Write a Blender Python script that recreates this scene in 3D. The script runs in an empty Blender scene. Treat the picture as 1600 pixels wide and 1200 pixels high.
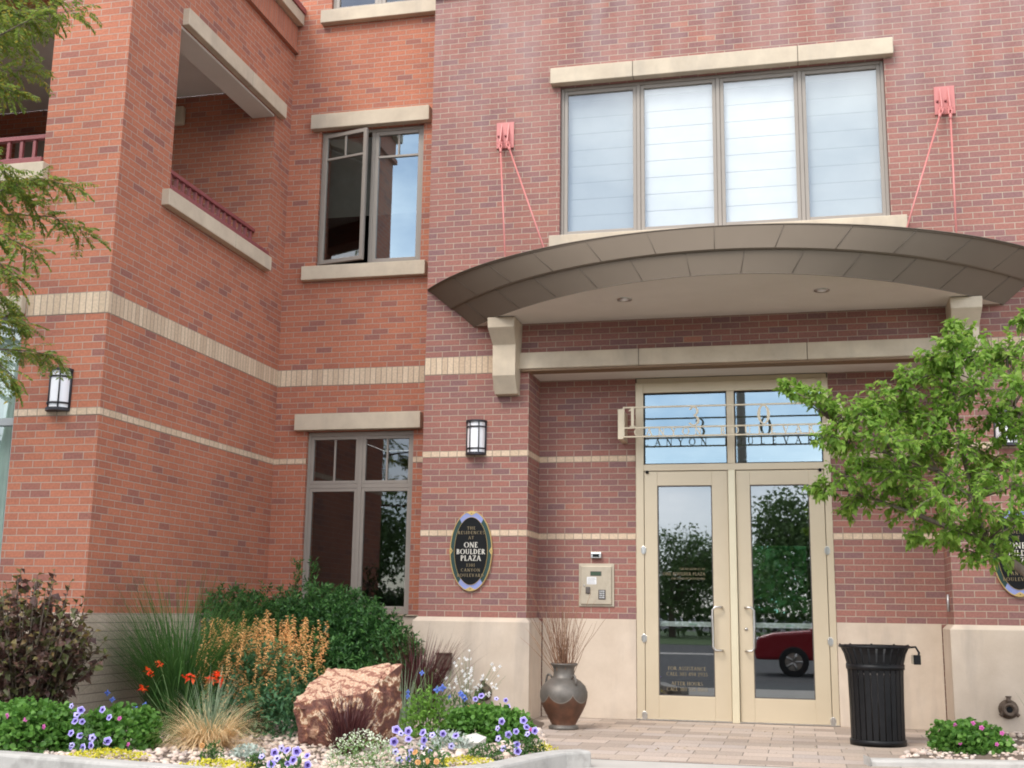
import bpy, math, random
from math import sin, cos, pi, radians, sqrt, atan2
from mathutils import Vector, Matrix, noise

sc = bpy.context.scene
COL = sc.collection

# ---------------------------------------------------------------- camera
cd = bpy.data.cameras.new('camera'); cam = bpy.data.objects.new('camera', cd); COL.objects.link(cam)
cd.sensor_fit = 'HORIZONTAL'; cd.sensor_width = 36.0; cd.lens = 41.751
cd.clip_start = 0.1; cd.clip_end = 1500
_F = Vector((-0.22849747, 0.95510472, 0.18858388)); _R = Vector((0.97308736, 0.22999985, 0.01417966)); _U = Vector((0.02983121, -0.18674861, 0.98195471))
cam.matrix_world = Matrix(((_R.x, _U.x, -_F.x, 4.07244), (_R.y, _U.y, -_F.y, -12.73678), (_R.z, _U.z, -_F.z, 1.13043), (0, 0, 0, 1)))
sc.camera = cam

# ---------------------------------------------------------------- sky, sun, exposure
SUN_EL, SUN_AZ = radians(48), radians(205)      # azimuth measured clockwise from +Y
w = bpy.data.worlds.new('World'); sc.world = w; w.use_nodes = True
nt = w.node_tree; nt.nodes.clear()
wo = nt.nodes.new('ShaderNodeOutputWorld'); bg = nt.nodes.new('ShaderNodeBackground')
sky = nt.nodes.new('ShaderNodeTexSky'); sky.sky_type = 'NISHITA'; sky.sun_disc = False
sky.sun_elevation = SUN_EL; sky.sun_rotation = SUN_AZ; sky.air_density = 1.0; sky.dust_density = 2.0; sky.altitude = 1600
hs = nt.nodes.new('ShaderNodeHueSaturation'); hs.inputs['Saturation'].default_value = 0.85
tc = nt.nodes.new('ShaderNodeTexCoord'); mp = nt.nodes.new('ShaderNodeMapping'); mp.inputs['Scale'].default_value = (1.6, 1.6, 4.0)
nz = nt.nodes.new('ShaderNodeTexNoise'); nz.inputs['Scale'].default_value = 1.7; nz.inputs['Detail'].default_value = 7; nz.inputs['Roughness'].default_value = 0.55
rp = nt.nodes.new('ShaderNodeValToRGB'); rp.color_ramp.elements[0].position = 0.36; rp.color_ramp.elements[1].position = 0.62
mx = nt.nodes.new('ShaderNodeMix'); mx.data_type = 'RGBA'; mx.inputs[7].default_value = (13.0, 13.2, 13.6, 1)
nt.links.new(tc.outputs['Generated'], mp.inputs[0]); nt.links.new(mp.outputs[0], nz.inputs['Vector']); nt.links.new(nz.outputs[0], rp.inputs[0])
nt.links.new(sky.outputs[0], hs.inputs['Color']); nt.links.new(hs.outputs[0], mx.inputs[6]); nt.links.new(rp.outputs[0], mx.inputs[0])
nt.links.new(mx.outputs[2], bg.inputs[0]); bg.inputs[1].default_value = 0.125; nt.links.new(bg.outputs[0], wo.inputs[0])
sl = bpy.data.lights.new('sun', 'SUN'); sl.energy = 1.5; sl.angle = radians(25); sl.color = (1.0, 0.95, 0.88)
so = bpy.data.objects.new('sun', sl); COL.objects.link(so); so.location = (-10, -20, 30)
_d = Vector((sin(SUN_AZ) * cos(SUN_EL), cos(SUN_AZ) * cos(SUN_EL), sin(SUN_EL)))
so.rotation_euler = _d.to_track_quat('Z', 'Y').to_euler()
sc.view_settings.view_transform = 'Standard'; sc.view_settings.look = 'None'
sc.view_settings.exposure = 0.92; sc.view_settings.gamma = 1.0
sc.cycles.filter_width = 1.9

# ---------------------------------------------------------------- dimensions read off the brickwork
L = 0.2032; C3 = L / 3; B = 1.0695                # brick module, course, top of the stone base
D1 = 0.414; W1 = 2.007; YO = -3.308; DR = 0.607   # recessed wall, inner corner, wing front, entry recess
XD0 = 11.5 * L; XD1 = XD0 + 2.13; XR = 17 * L + 2.13; XC = (XD0 + XD1) / 2
def zc(n): return B + n * C3

# ---------------------------------------------------------------- materials
def newmat(name):
    m = bpy.data.materials.new(name); m.use_nodes = True
    n = m.node_tree; n.nodes.clear()
    o = n.nodes.new('ShaderNodeOutputMaterial'); p = n.nodes.new('ShaderNodeBsdfPrincipled')
    n.links.new(p.outputs[0], o.inputs[0])
    return m, n, p, o
def mixc(n, fac, a, b):
    x = n.nodes.new('ShaderNodeMix'); x.data_type = 'RGBA'
    for k, val in ((0, fac), (6, a), (7, b)):
        if hasattr(val, 'links'): n.links.new(val, x.inputs[k])
        elif k == 0: x.inputs[0].default_value = val
        else: x.inputs[k].default_value = (*val, 1)
    return x.outputs[2]
def ramp(n, src, stops):
    r = n.nodes.new('ShaderNodeValToRGB'); e = r.color_ramp.elements
    while len(e) < len(stops): e.new(0.5)
    for i, (p, c) in enumerate(stops):
        e[i].position = p; e[i].color = (*c, 1) if len(c) == 3 else c
    n.links.new(src, r.inputs[0]); return r.outputs[0]
def nois(n, scale, detail=4, rough=0.55, coord=None, stretch=None):
    t = n.nodes.new('ShaderNodeTexNoise'); t.inputs['Scale'].default_value = scale; t.inputs['Detail'].default_value = detail; t.inputs['Roughness'].default_value = rough
    c = n.nodes.new('ShaderNodeTexCoord'); src = c.outputs[coord or 'Object']
    if stretch:
        m = n.nodes.new('ShaderNodeMapping'); m.inputs['Scale'].default_value = stretch; n.links.new(src, m.inputs[0]); src = m.outputs[0]
    n.links.new(src, t.inputs['Vector']); return t.outputs[0]
def math_(n, op, a, b=0.0):
    x = n.nodes.new('ShaderNodeMath'); x.operation = op
    for k, val in ((0, a), (1, b)):
        if hasattr(val, 'links'): n.links.new(val, x.inputs[k])
        else: x.inputs[k].default_value = val
    return x.outputs[0]
def bump(n, p, h, strength=0.3, dist=0.01):
    b = n.nodes.new('ShaderNodeBump'); b.inputs['Strength'].default_value = strength; b.inputs['Distance'].default_value = dist
    n.links.new(h, b.inputs['Height']); n.links.new(b.outputs[0], p.inputs['Normal'])
def surf(name, c1, c2=None, rough=0.6, metal=0.0, scale=8, bumps=0.15, bscale=60, stretch=None, spec=0.5, stain=None):
    m, n, p, o = newmat(name)
    c2 = c2 or tuple(x * 0.82 for x in c1)
    col = ramp(n, nois(n, scale, 6, 0.6, stretch=stretch), [(0.3, c2), (0.7, c1)])
    if stain:
        f = ramp(n, nois(n, stain[1], 5, 0.6, stretch=stain[2]), [(0.52, (0, 0, 0)), (0.75, (stain[3],) * 3)])
        col = mixc(n, f, col, stain[0])
    n.links.new(col, p.inputs['Base Color']); p.inputs['Roughness'].default_value = rough; p.inputs['Metallic'].default_value = metal
    p.inputs['Specular IOR Level'].default_value = spec
    if bumps: bump(n, p, nois(n, bscale, 5, 0.6), bumps, 0.004)
    return m
def brickmat(name, stops, mortar, bw=L, rh=C3, joint=0.0048, ou=0.0, ov=-B, offset=0.5, effl_glare=0.0, rough=0.8):
    m, n, p, o = newmat(name)
    uv = n.nodes.new('ShaderNodeUVMap'); mp = n.nodes.new('ShaderNodeMapping'); mp.inputs['Location'].default_value = (ou + 40 * bw, ov + 60 * rh, 0)
    n.links.new(uv.outputs[0], mp.inputs[0])
    wob = n.nodes.new('ShaderNodeTexNoise'); wob.inputs['Scale'].default_value = 9; wob.inputs['Detail'].default_value = 2
    n.links.new(uv.outputs[0], wob.inputs['Vector'])
    vm = n.nodes.new('ShaderNodeVectorMath'); vm.operation = 'MULTIPLY_ADD'; vm.inputs[1].default_value = (0.004, 0.004, 0)
    n.links.new(wob.outputs['Color'], vm.inputs[0]); n.links.new(mp.outputs[0], vm.inputs[2])
    t = n.nodes.new('ShaderNodeTexBrick'); t.offset = offset; t.offset_frequency = 2; t.squash = 1
    n.links.new(vm.outputs[0], t.inputs['Vector'])
    t.inputs['Color1'].default_value = (0, 0, 0, 1); t.inputs['Color2'].default_value = (1, 1, 1, 1); t.inputs['Mortar'].default_value = (0.5, 0.5, 0.5, 1)
    t.inputs['Scale'].default_value = 1; t.inputs['Mortar Size'].default_value = joint; t.inputs['Mortar Smooth'].default_value = 0.25
    t.inputs['Bias'].default_value = 0; t.inputs['Brick Width'].default_value = bw; t.inputs['Row Height'].default_value = rh
    col = ramp(n, t.outputs['Color'], stops)
    fine = n.nodes.new('ShaderNodeTexNoise'); fine.inputs['Scale'].default_value = 45; fine.inputs['Detail'].default_value = 6
    n.links.new(uv.outputs[0], fine.inputs['Vector'])
    dark = n.nodes.new('ShaderNodeMix'); dark.data_type = 'RGBA'; dark.blend_type = 'MULTIPLY'; dark.inputs[0].default_value = 1
    n.links.new(col, dark.inputs[6]); n.links.new(ramp(n, fine.outputs[0], [(0.25, (0.78, 0.78, 0.8)), (0.75, (1.12, 1.1, 1.08))]), dark.inputs[7])
    mcol = ramp(n, wob.outputs[0], [(0.3, tuple(x * 0.82 for x in mortar)), (0.7, mortar)])
    col = mixc(n, t.outputs['Fac'], dark.outputs[2], mcol)
    # weathering in broad soft patches
    big = n.nodes.new('ShaderNodeTexNoise'); big.inputs['Scale'].default_value = 0.9; big.inputs['Detail'].default_value = 5
    n.links.new(uv.outputs[0], big.inputs['Vector'])
    wz = n.nodes.new('ShaderNodeMix'); wz.data_type = 'RGBA'; wz.blend_type = 'MULTIPLY'; wz.inputs[0].default_value = 1
    n.links.new(col, wz.inputs[6]); n.links.new(ramp(n, big.outputs[0], [(0.3, (0.88, 0.87, 0.87)), (0.7, (1.05, 1.05, 1.05))]), wz.inputs[7])
    col = wz.outputs[2]
    if effl_glare:     # pale lime streaks, with the glare high on the wall painted into the colour
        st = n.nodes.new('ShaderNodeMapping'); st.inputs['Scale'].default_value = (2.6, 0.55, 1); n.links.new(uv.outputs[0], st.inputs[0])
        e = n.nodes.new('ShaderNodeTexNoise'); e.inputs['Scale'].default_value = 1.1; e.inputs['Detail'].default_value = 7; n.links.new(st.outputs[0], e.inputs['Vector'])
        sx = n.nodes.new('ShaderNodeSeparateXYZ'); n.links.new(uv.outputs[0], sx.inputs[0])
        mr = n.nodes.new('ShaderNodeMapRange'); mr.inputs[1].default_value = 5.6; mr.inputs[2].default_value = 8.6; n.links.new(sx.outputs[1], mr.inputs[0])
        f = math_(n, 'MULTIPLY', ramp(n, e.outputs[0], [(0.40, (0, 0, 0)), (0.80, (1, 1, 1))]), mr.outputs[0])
        col = mixc(n, math_(n, 'MULTIPLY', f, effl_glare), col, (0.62, 0.54, 0.53))
    n.links.new(col, p.inputs['Base Color']); p.inputs['Roughness'].default_value = rough; p.inputs['Specular IOR Level'].default_value = 0.3
    h = math_(n, 'SUBTRACT', math_(n, 'MULTIPLY', fine.outputs[0], 0.25), t.outputs['Fac'])
    bump(n, p, h, 0.7, 0.006)
    return m
def leafmat(name, cols, rough=0.5, trans=0.35):
    m, n, p, o = newmat(name)
    g = n.nodes.new('ShaderNodeNewGeometry')
    k = len(cols)
    col = ramp(n, g.outputs['Random Per Island'], [(i / max(1, k - 1), c) for i, c in enumerate(cols)])
    n.links.new(col, p.inputs['Base Color']); p.inputs['Roughness'].default_value = rough; p.inputs['Specular IOR Level'].default_value = 0.35
    t = n.nodes.new('ShaderNodeBsdfTranslucent'); hs = n.nodes.new('ShaderNodeHueSaturation'); hs.inputs['Value'].default_value = 1.5
    n.links.new(col, hs.inputs['Color']); n.links.new(hs.outputs[0], t.inputs[0])
    x = n.nodes.new('ShaderNodeMixShader'); x.inputs[0].default_value = trans
    n.links.new(p.outputs[0], x.inputs[1]); n.links.new(t.outputs[0], x.inputs[2]); n.links.new(x.outputs[0], o.inputs[0])
    return m
def glassmat(name, f0, tint, gtint=(0.93, 0.97, 1.0)):
    m, n, p, o = newmat(name); n.nodes.remove(p)
    lw = n.nodes.new('ShaderNodeLayerWeight'); lw.inputs[0].default_value = 0.5      # Schlick reflectance, the same from both sides
    fr = n.nodes.new('ShaderNodeMath'); fr.operation = 'MULTIPLY_ADD'; fr.inputs[1].default_value = 1 - f0; fr.inputs[2].default_value = f0
    n.links.new(math_(n, 'POWER', lw.outputs['Facing'], 5.0), fr.inputs[0])
    tr = n.nodes.new('ShaderNodeBsdfTransparent'); tr.inputs[0].default_value = (*tint, 1)
    gl = n.nodes.new('ShaderNodeBsdfGlossy'); gl.inputs['Roughness'].default_value = 0.012; gl.inputs[0].default_value = (*gtint, 1)
    b = n.nodes.new('ShaderNodeBump'); b.inputs['Strength'].default_value = 0.012; b.inputs['Distance'].default_value = 0.02
    n.links.new(nois(n, 1.1, 1), b.inputs['Height']); n.links.new(b.outputs[0], gl.inputs['Normal'])
    x = n.nodes.new('ShaderNodeMixShader'); n.links.new(fr.outputs[0], x.inputs[0]); n.links.new(tr.outputs[0], x.inputs[1]); n.links.new(gl.outputs[0], x.inputs[2])
    n.links.new(x.outputs[0], o.inputs[0]); return m

M = {}
M['brick_red'] = brickmat('dark red brick', [(0.0, (0.235, 0.128, 0.124)), (0.2, (0.27, 0.134, 0.120)), (0.5, (0.305, 0.142, 0.117)), (0.85, (0.335, 0.150, 0.120)), (0.985, (0.33, 0.146, 0.116)), (1.0, (0.43, 0.19, 0.13))], (0.46, 0.375, 0.295), joint=0.0045, effl_glare=0.34)
M['brick_orange'] = brickmat('orange brick', [(0.0, (0.30, 0.130, 0.104)), (0.13, (0.37, 0.145, 0.099)), (0.3, (0.435, 0.160, 0.096)), (1.0, (0.49, 0.184, 0.108))], (0.45, 0.355, 0.285), joint=0.0044)
M['header'] = brickmat('cream header brick', [(0.0, (0.60, 0.46, 0.32)), (1.0, (0.70, 0.55, 0.40))], (0.36, 0.28, 0.22), bw=L / 2, rh=C3, offset=0)
M['soldier'] = brickmat('cream soldier brick', [(0.0, (0.56, 0.43, 0.30)), (1.0, (0.70, 0.56, 0.40))], (0.34, 0.27, 0.22), bw=L / 3, rh=L, offset=0, ov=-(B + 40 * C3))
M['stone'] = surf('cast stone trim', (0.60, 0.51, 0.385), (0.48, 0.40, 0.30), 0.85, scale=4, bumps=0.35, bscale=70, stain=((0.36, 0.31, 0.25), 1.8, (1, 1, 0.3), 0.75))
M['stone_base'] = surf('cast stone base', (0.60, 0.50, 0.40), (0.50, 0.405, 0.315), 0.85, scale=3, bumps=0.3, bscale=60, stain=((0.36, 0.30, 0.25), 2.6, (1, 1, 0.2), 0.8))
M['joint'] = surf('dark joint', (0.10, 0.085, 0.07), rough=0.9)
M['groove_base'] = brickmat('grooved stone base', [(0.0, (0.50, 0.41, 0.32)), (1.0, (0.53, 0.44, 0.345))], (0.20, 0.165, 0.14), bw=9.0, rh=0.076, joint=0.003, ov=0)
M['canopy'] = surf('brown painted canopy metal', (0.190, 0.152, 0.116), (0.172, 0.138, 0.105), 0.85, 0.0, scale=1.5, bumps=0.03, bscale=4, spec=0.15)
M['seam'] = surf('canopy seam metal', (0.150, 0.119, 0.090), rough=0.6, metal=0.2)
M['plaster'] = surf('pale soffit plaster', (0.72, 0.68, 0.62), (0.66, 0.62, 0.56), 0.9, scale=2, bumps=0.1, bscale=90)
M['wood'] = surf('brown timber strip', (0.24, 0.155, 0.085), (0.18, 0.11, 0.06), 0.6, scale=3, stretch=(1, 20, 20))
M['frame'] = surf('taupe window frame', (0.30, 0.265, 0.225), (0.275, 0.24, 0.205), 0.45, scale=3, bumps=0.02)
M['door_metal'] = surf('champagne door metal', (0.60, 0.50, 0.355), (0.55, 0.455, 0.32), 0.38, 0.35, scale=1.4, bumps=0.015)
M['gold_post'] = surf('pale gold post metal', (0.72, 0.64, 0.46), (0.66, 0.58, 0.41), 0.35, 0.4, scale=1.4, bumps=0.015)
M['sign_metal'] = surf('champagne sign metal', (0.66, 0.56, 0.40), (0.6, 0.5, 0.35), 0.4, 0.4, bumps=0.02)
M['steel'] = surf('brushed steel', (0.62, 0.60, 0.57), (0.52, 0.50, 0.47), 0.28, 0.95, scale=20, bumps=0.02)
M['panel_steel'] = surf('tarnished panel steel', (0.52, 0.45, 0.34), (0.42, 0.36, 0.28), 0.5, 0.55, scale=5, bumps=0.04, stain=((0.30, 0.25, 0.19), 6, None, 0.6))
M['black'] = surf('black powder coat', (0.012, 0.012, 0.013), (0.008, 0.008, 0.009), 0.42, 0.0, bumps=0.08, spec=0.22)
M['lamp_black'] = surf('dark bronze lamp metal', (0.035, 0.034, 0.042), rough=0.5, metal=0.3, bumps=0.03)
M['opal'] = surf('white opal glass', (0.86, 0.86, 0.88), (0.82, 0.82, 0.85), 0.3, bumps=0)
M['red_paint'] = surf('salmon red painted steel', (0.56, 0.20, 0.18), (0.50, 0.17, 0.155), 0.45, bumps=0.05)
M['rail_red'] = surf('dark red painted rail', (0.27, 0.075, 0.075), (0.23, 0.06, 0.062), 0.45, bumps=0.04)
M['rust'] = surf('rusty pipe metal', (0.17, 0.125, 0.095), (0.10, 0.07, 0.05), 0.8, 0.3, scale=20, bumps=0.4, bscale=60)
M['dark'] = surf('dark interior', (0.05, 0.045, 0.04), rough=0.9, bumps=0)
M['dark_wall'] = surf('dim interior wall', (0.16, 0.15, 0.135), rough=0.9, bumps=0)
M['shade_white'] = surf('white roman shade', (0.67, 0.67, 0.655), (0.62, 0.62, 0.61), 0.9, scale=3, bumps=0.1)
M['shade_grey'] = surf('grey roller shade', (0.40, 0.425, 0.425), (0.365, 0.39, 0.395), 0.9, scale=3, bumps=0.1)
M['curtain'] = surf('pale green curtain', (0.60, 0.72, 0.64), (0.50, 0.62, 0.55), 0.9, bumps=0.05)
M['blind'] = surf('grey slat blind', (0.36, 0.38, 0.36), rough=0.7, bumps=0)
M['glass'] = glassmat('coated window glass', 0.17, (0.93, 0.96, 0.96))
M['glass_dark'] = glassmat('grey window glass', 0.11, (0.55, 0.56, 0.53))
M['glass_door'] = glassmat('coated door glass', 0.24, (0.62, 0.68, 0.66))
M['glass_transom'] = glassmat('coated transom glass', 0.36, (0.6, 0.68, 0.66), (0.72, 0.90, 0.98))
M['white'] = surf('white label', (0.8, 0.8, 0.8), rough=0.6, bumps=0)
M['gold'] = surf('gold paint', (0.60, 0.42, 0.16), rough=0.4, metal=0.4, bumps=0)
M['pale_gold'] = surf('pale raised lettering', (0.72, 0.68, 0.60), rough=0.4, bumps=0)
M['dim_gold'] = surf('dull bronze lettering', (0.30, 0.235, 0.135), rough=0.5, metal=0.2, bumps=0)
M['glass_gold'] = surf('faded gold lettering', (0.20, 0.16, 0.09), rough=0.6, bumps=0)
M['sign_black'] = surf('black sign face', (0.012, 0.013, 0.014), rough=0.6, bumps=0.03, spec=0.12)
M['sign_green'] = surf('dark green sign rim', (0.014, 0.05, 0.042), rough=0.4, bumps=0.02)
M['sign_blue'] = surf('lavender blue sign rim', (0.25, 0.29, 0.55), rough=0.4, bumps=0.02)
M['lcd'] = surf('green display', (0.05, 0.085, 0.05), rough=0.2, bumps=0)
M['keys'] = surf('silver keys', (0.55, 0.55, 0.55), rough=0.35, metal=0.5, bumps=0)
M['dark_grey'] = surf('dark grey plastic', (0.10, 0.085, 0.075), rough=0.5, bumps=0.05)
M['soil'] = surf('bed soil', (0.16, 0.12, 0.09), (0.09, 0.065, 0.05), 0.95, scale=14, bumps=0.6, bscale=40)
M['concrete'] = surf('kerb concrete', (0.45, 0.43, 0.40), (0.36, 0.345, 0.32), 0.9, scale=5, bumps=0.35, bscale=90, stain=((0.22, 0.21, 0.19), 7, None, 0.75))
M['asphalt'] = surf('asphalt', (0.062, 0.062, 0.064), (0.045, 0.045, 0.047), 0.9, scale=6, bumps=0.4, bscale=120)
M['walkway'] = surf('pale concrete', (0.46, 0.43, 0.39), (0.40, 0.375, 0.34), 0.9, scale=3, bumps=0.2, bscale=90)
M['grass_ground'] = surf('lawn', (0.065, 0.12, 0.03), (0.045, 0.085, 0.02), 0.95, scale=12, bumps=0.5, bscale=50)
M['paver'] = brickmat('stone pavers', [(0.0, (0.34, 0.275, 0.225)), (0.3, (0.42, 0.35, 0.29)), (0.55, (0.50, 0.40, 0.32)), (0.8, (0.45, 0.385, 0.34)), (1.0, (0.54, 0.44, 0.36))], (0.235, 0.20, 0.17), bw=0.405, rh=0.27, joint=0.005, ov=0, ou=0.05, rough=0.75)
M['bark'] = surf('grey brown bark', (0.20, 0.155, 0.12), (0.11, 0.085, 0.065), 0.9, scale=18, bumps=0.6, bscale=30, stretch=(1, 1, 0.3))
M['stem_green'] = surf('green stems', (0.10, 0.17, 0.05), rough=0.6, bumps=0)
# ---------------------------------------------------------------- mesh helpers
def boxuv(me):
    uv = me.uv_layers.new(name='UVMap'); buf = [0.0] * (2 * len(me.loops)); V = me.vertices
    for p in me.polygons:
        nx, ny, nz = (abs(q) for q in p.normal)
        for li in p.loop_indices:
            c = V[me.loops[li].vertex_index].co
            if nz >= nx and nz >= ny: a, b = c.x, c.y
            elif ny >= nx: a, b = c.x, c.z
            else: a, b = c.y, c.z
            buf[2 * li] = a; buf[2 * li + 1] = b
    uv.data.foreach_set('uv', buf)
class MB:
    def __init__(s): s.v = []; s.f = []; s.mi = []; s.sm = []
    def add(s, vs, fs, m=0, smooth=False):
        o = len(s.v); s.v.extend([tuple(p) for p in vs])
        for f in fs: s.f.append(tuple(i + o for i in f)); s.mi.append(m); s.sm.append(smooth)
        return s
    def quad(s, a, b, c, d, m=0): return s.add([a, b, c, d], [(0, 1, 2, 3)], m)
    def box(s, x0, x1, y0, y1, z0, z1, m=0):
        v = [(x0, y0, z0), (x1, y0, z0), (x1, y1, z0), (x0, y1, z0), (x0, y0, z1), (x1, y0, z1), (x1, y1, z1), (x0, y1, z1)]
        return s.add(v, [(0, 3, 2, 1), (4, 5, 6, 7), (0, 1, 5, 4), (1, 2, 6, 5), (2, 3, 7, 6), (3, 0, 4, 7)], m)
    def tube(s, pts, r, n=8, m=0, cap=True):
        pts = [Vector(p) for p in pts]; k = len(pts)
        rs = r if isinstance(r, (list, tuple)) else [r] * k
        vs = []; up = None
        for i, p in enumerate(pts):
            t = (pts[min(i + 1, k - 1)] - pts[max(i - 1, 0)]).normalized()
            if up is None: up = t.orthogonal().normalized()
            a = (up - t * up.dot(t)).normalized(); up = a; b = t.cross(a)
            for j in range(n):
                th = 2 * pi * j / n; vs.append(p + (a * cos(th) + b * sin(th)) * rs[i])
        fs = [(i * n + j, i * n + (j + 1) % n, (i + 1) * n + (j + 1) % n, (i + 1) * n + j) for i in range(k - 1) for j in range(n)]
        if cap: fs += [tuple(range(n - 1, -1, -1)), tuple(range((k - 1) * n, k * n))]
        return s.add(vs, fs, m, True)
    def lathe(s, prof, n=40, m=0, c=(0, 0, 0), a0=0.0, a1=2 * pi):
        full = abs(a1 - a0 - 2 * pi) < 1e-6; cols = n if full else n + 1
        vs = [(c[0] + r * cos(a0 + (a1 - a0) * j / n), c[1] + r * sin(a0 + (a1 - a0) * j / n), c[2] + z) for r, z in prof for j in range(cols)]
        fs = [(i * cols + j, i * cols + (j + 1) % cols, (i + 1) * cols + (j + 1) % cols, (i + 1) * cols + j) for i in range(len(prof) - 1) for j in range(n)]
        return s.add(vs, fs, m, True)
    def prism(s, poly, y0, y1, m=0):           # polygon in x,z extruded along y
        n = len(poly); vs = [(x, y0, z) for x, z in poly] + [(x, y1, z) for x, z in poly]
        fs = [tuple(range(n)), tuple(range(2 * n - 1, n - 1, -1))] + [(i + n, (i + 1) % n + n, (i + 1) % n, i) for i in range(n)]
        return s.add(vs, fs, m)
    def build(s, name, mats, parent=None, loc=None, bevel=0.0, uv=True):
        me = bpy.data.meshes.new(name); me.from_pydata(s.v, [], s.f)
        if not isinstance(mats, (list, tuple)): mats = [mats]
        for m_ in mats: me.materials.append(m_)
        if len(mats) > 1: me.polygons.foreach_set('material_index', s.mi)
        me.polygons.foreach_set('use_smooth', s.sm)
        me.update()
        if uv: boxuv(me)
        o = bpy.data.objects.new(name, me); COL.objects.link(o)
        if parent: o.parent = parent
        if loc: o.location = loc
        if bevel:
            bm = o.modifiers.new('bevel', 'BEVEL'); bm.width = bevel; bm.segments = 2; bm.limit_method = 'ANGLE'; bm.angle_limit = radians(40)
        return o
def tag(o, label, cat, group=None):
    o['label'] = label; o['category'] = cat
    if group: o['group'] = group
    return o
def struct(o): o['kind'] = 'structure'; return o
def stuff(o): o['kind'] = 'stuff'; return o
def thing(name, label, cat, loc=(0, 0, 0), rz=0.0, group=None):
    e = bpy.data.objects.new(name, None); COL.objects.link(e); e.location = loc; e.rotation_euler = (0, 0, rz); e.empty_display_size = 0.1
    return tag(e, label, cat, group)
def empty(name, parent, loc=(0, 0, 0)):
    e = bpy.data.objects.new(name, None); COL.objects.link(e); e.parent = parent; e.location = loc; e.empty_display_size = 0.1; return e
def copy_thing(root, loc, rz, label, group=None, scale=1.0):
    r = root.copy(); COL.objects.link(r); r.location = loc; r.rotation_euler = (0, 0, rz); r.scale = (scale,) * 3; r['label'] = label
    if group: r['group'] = group
    for ch in list(root.children):
        c = ch.copy(); COL.objects.link(c); c.parent = r
        for g in list(ch.children):
            d = g.copy(); COL.objects.link(d); d.parent = c
    return r

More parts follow.
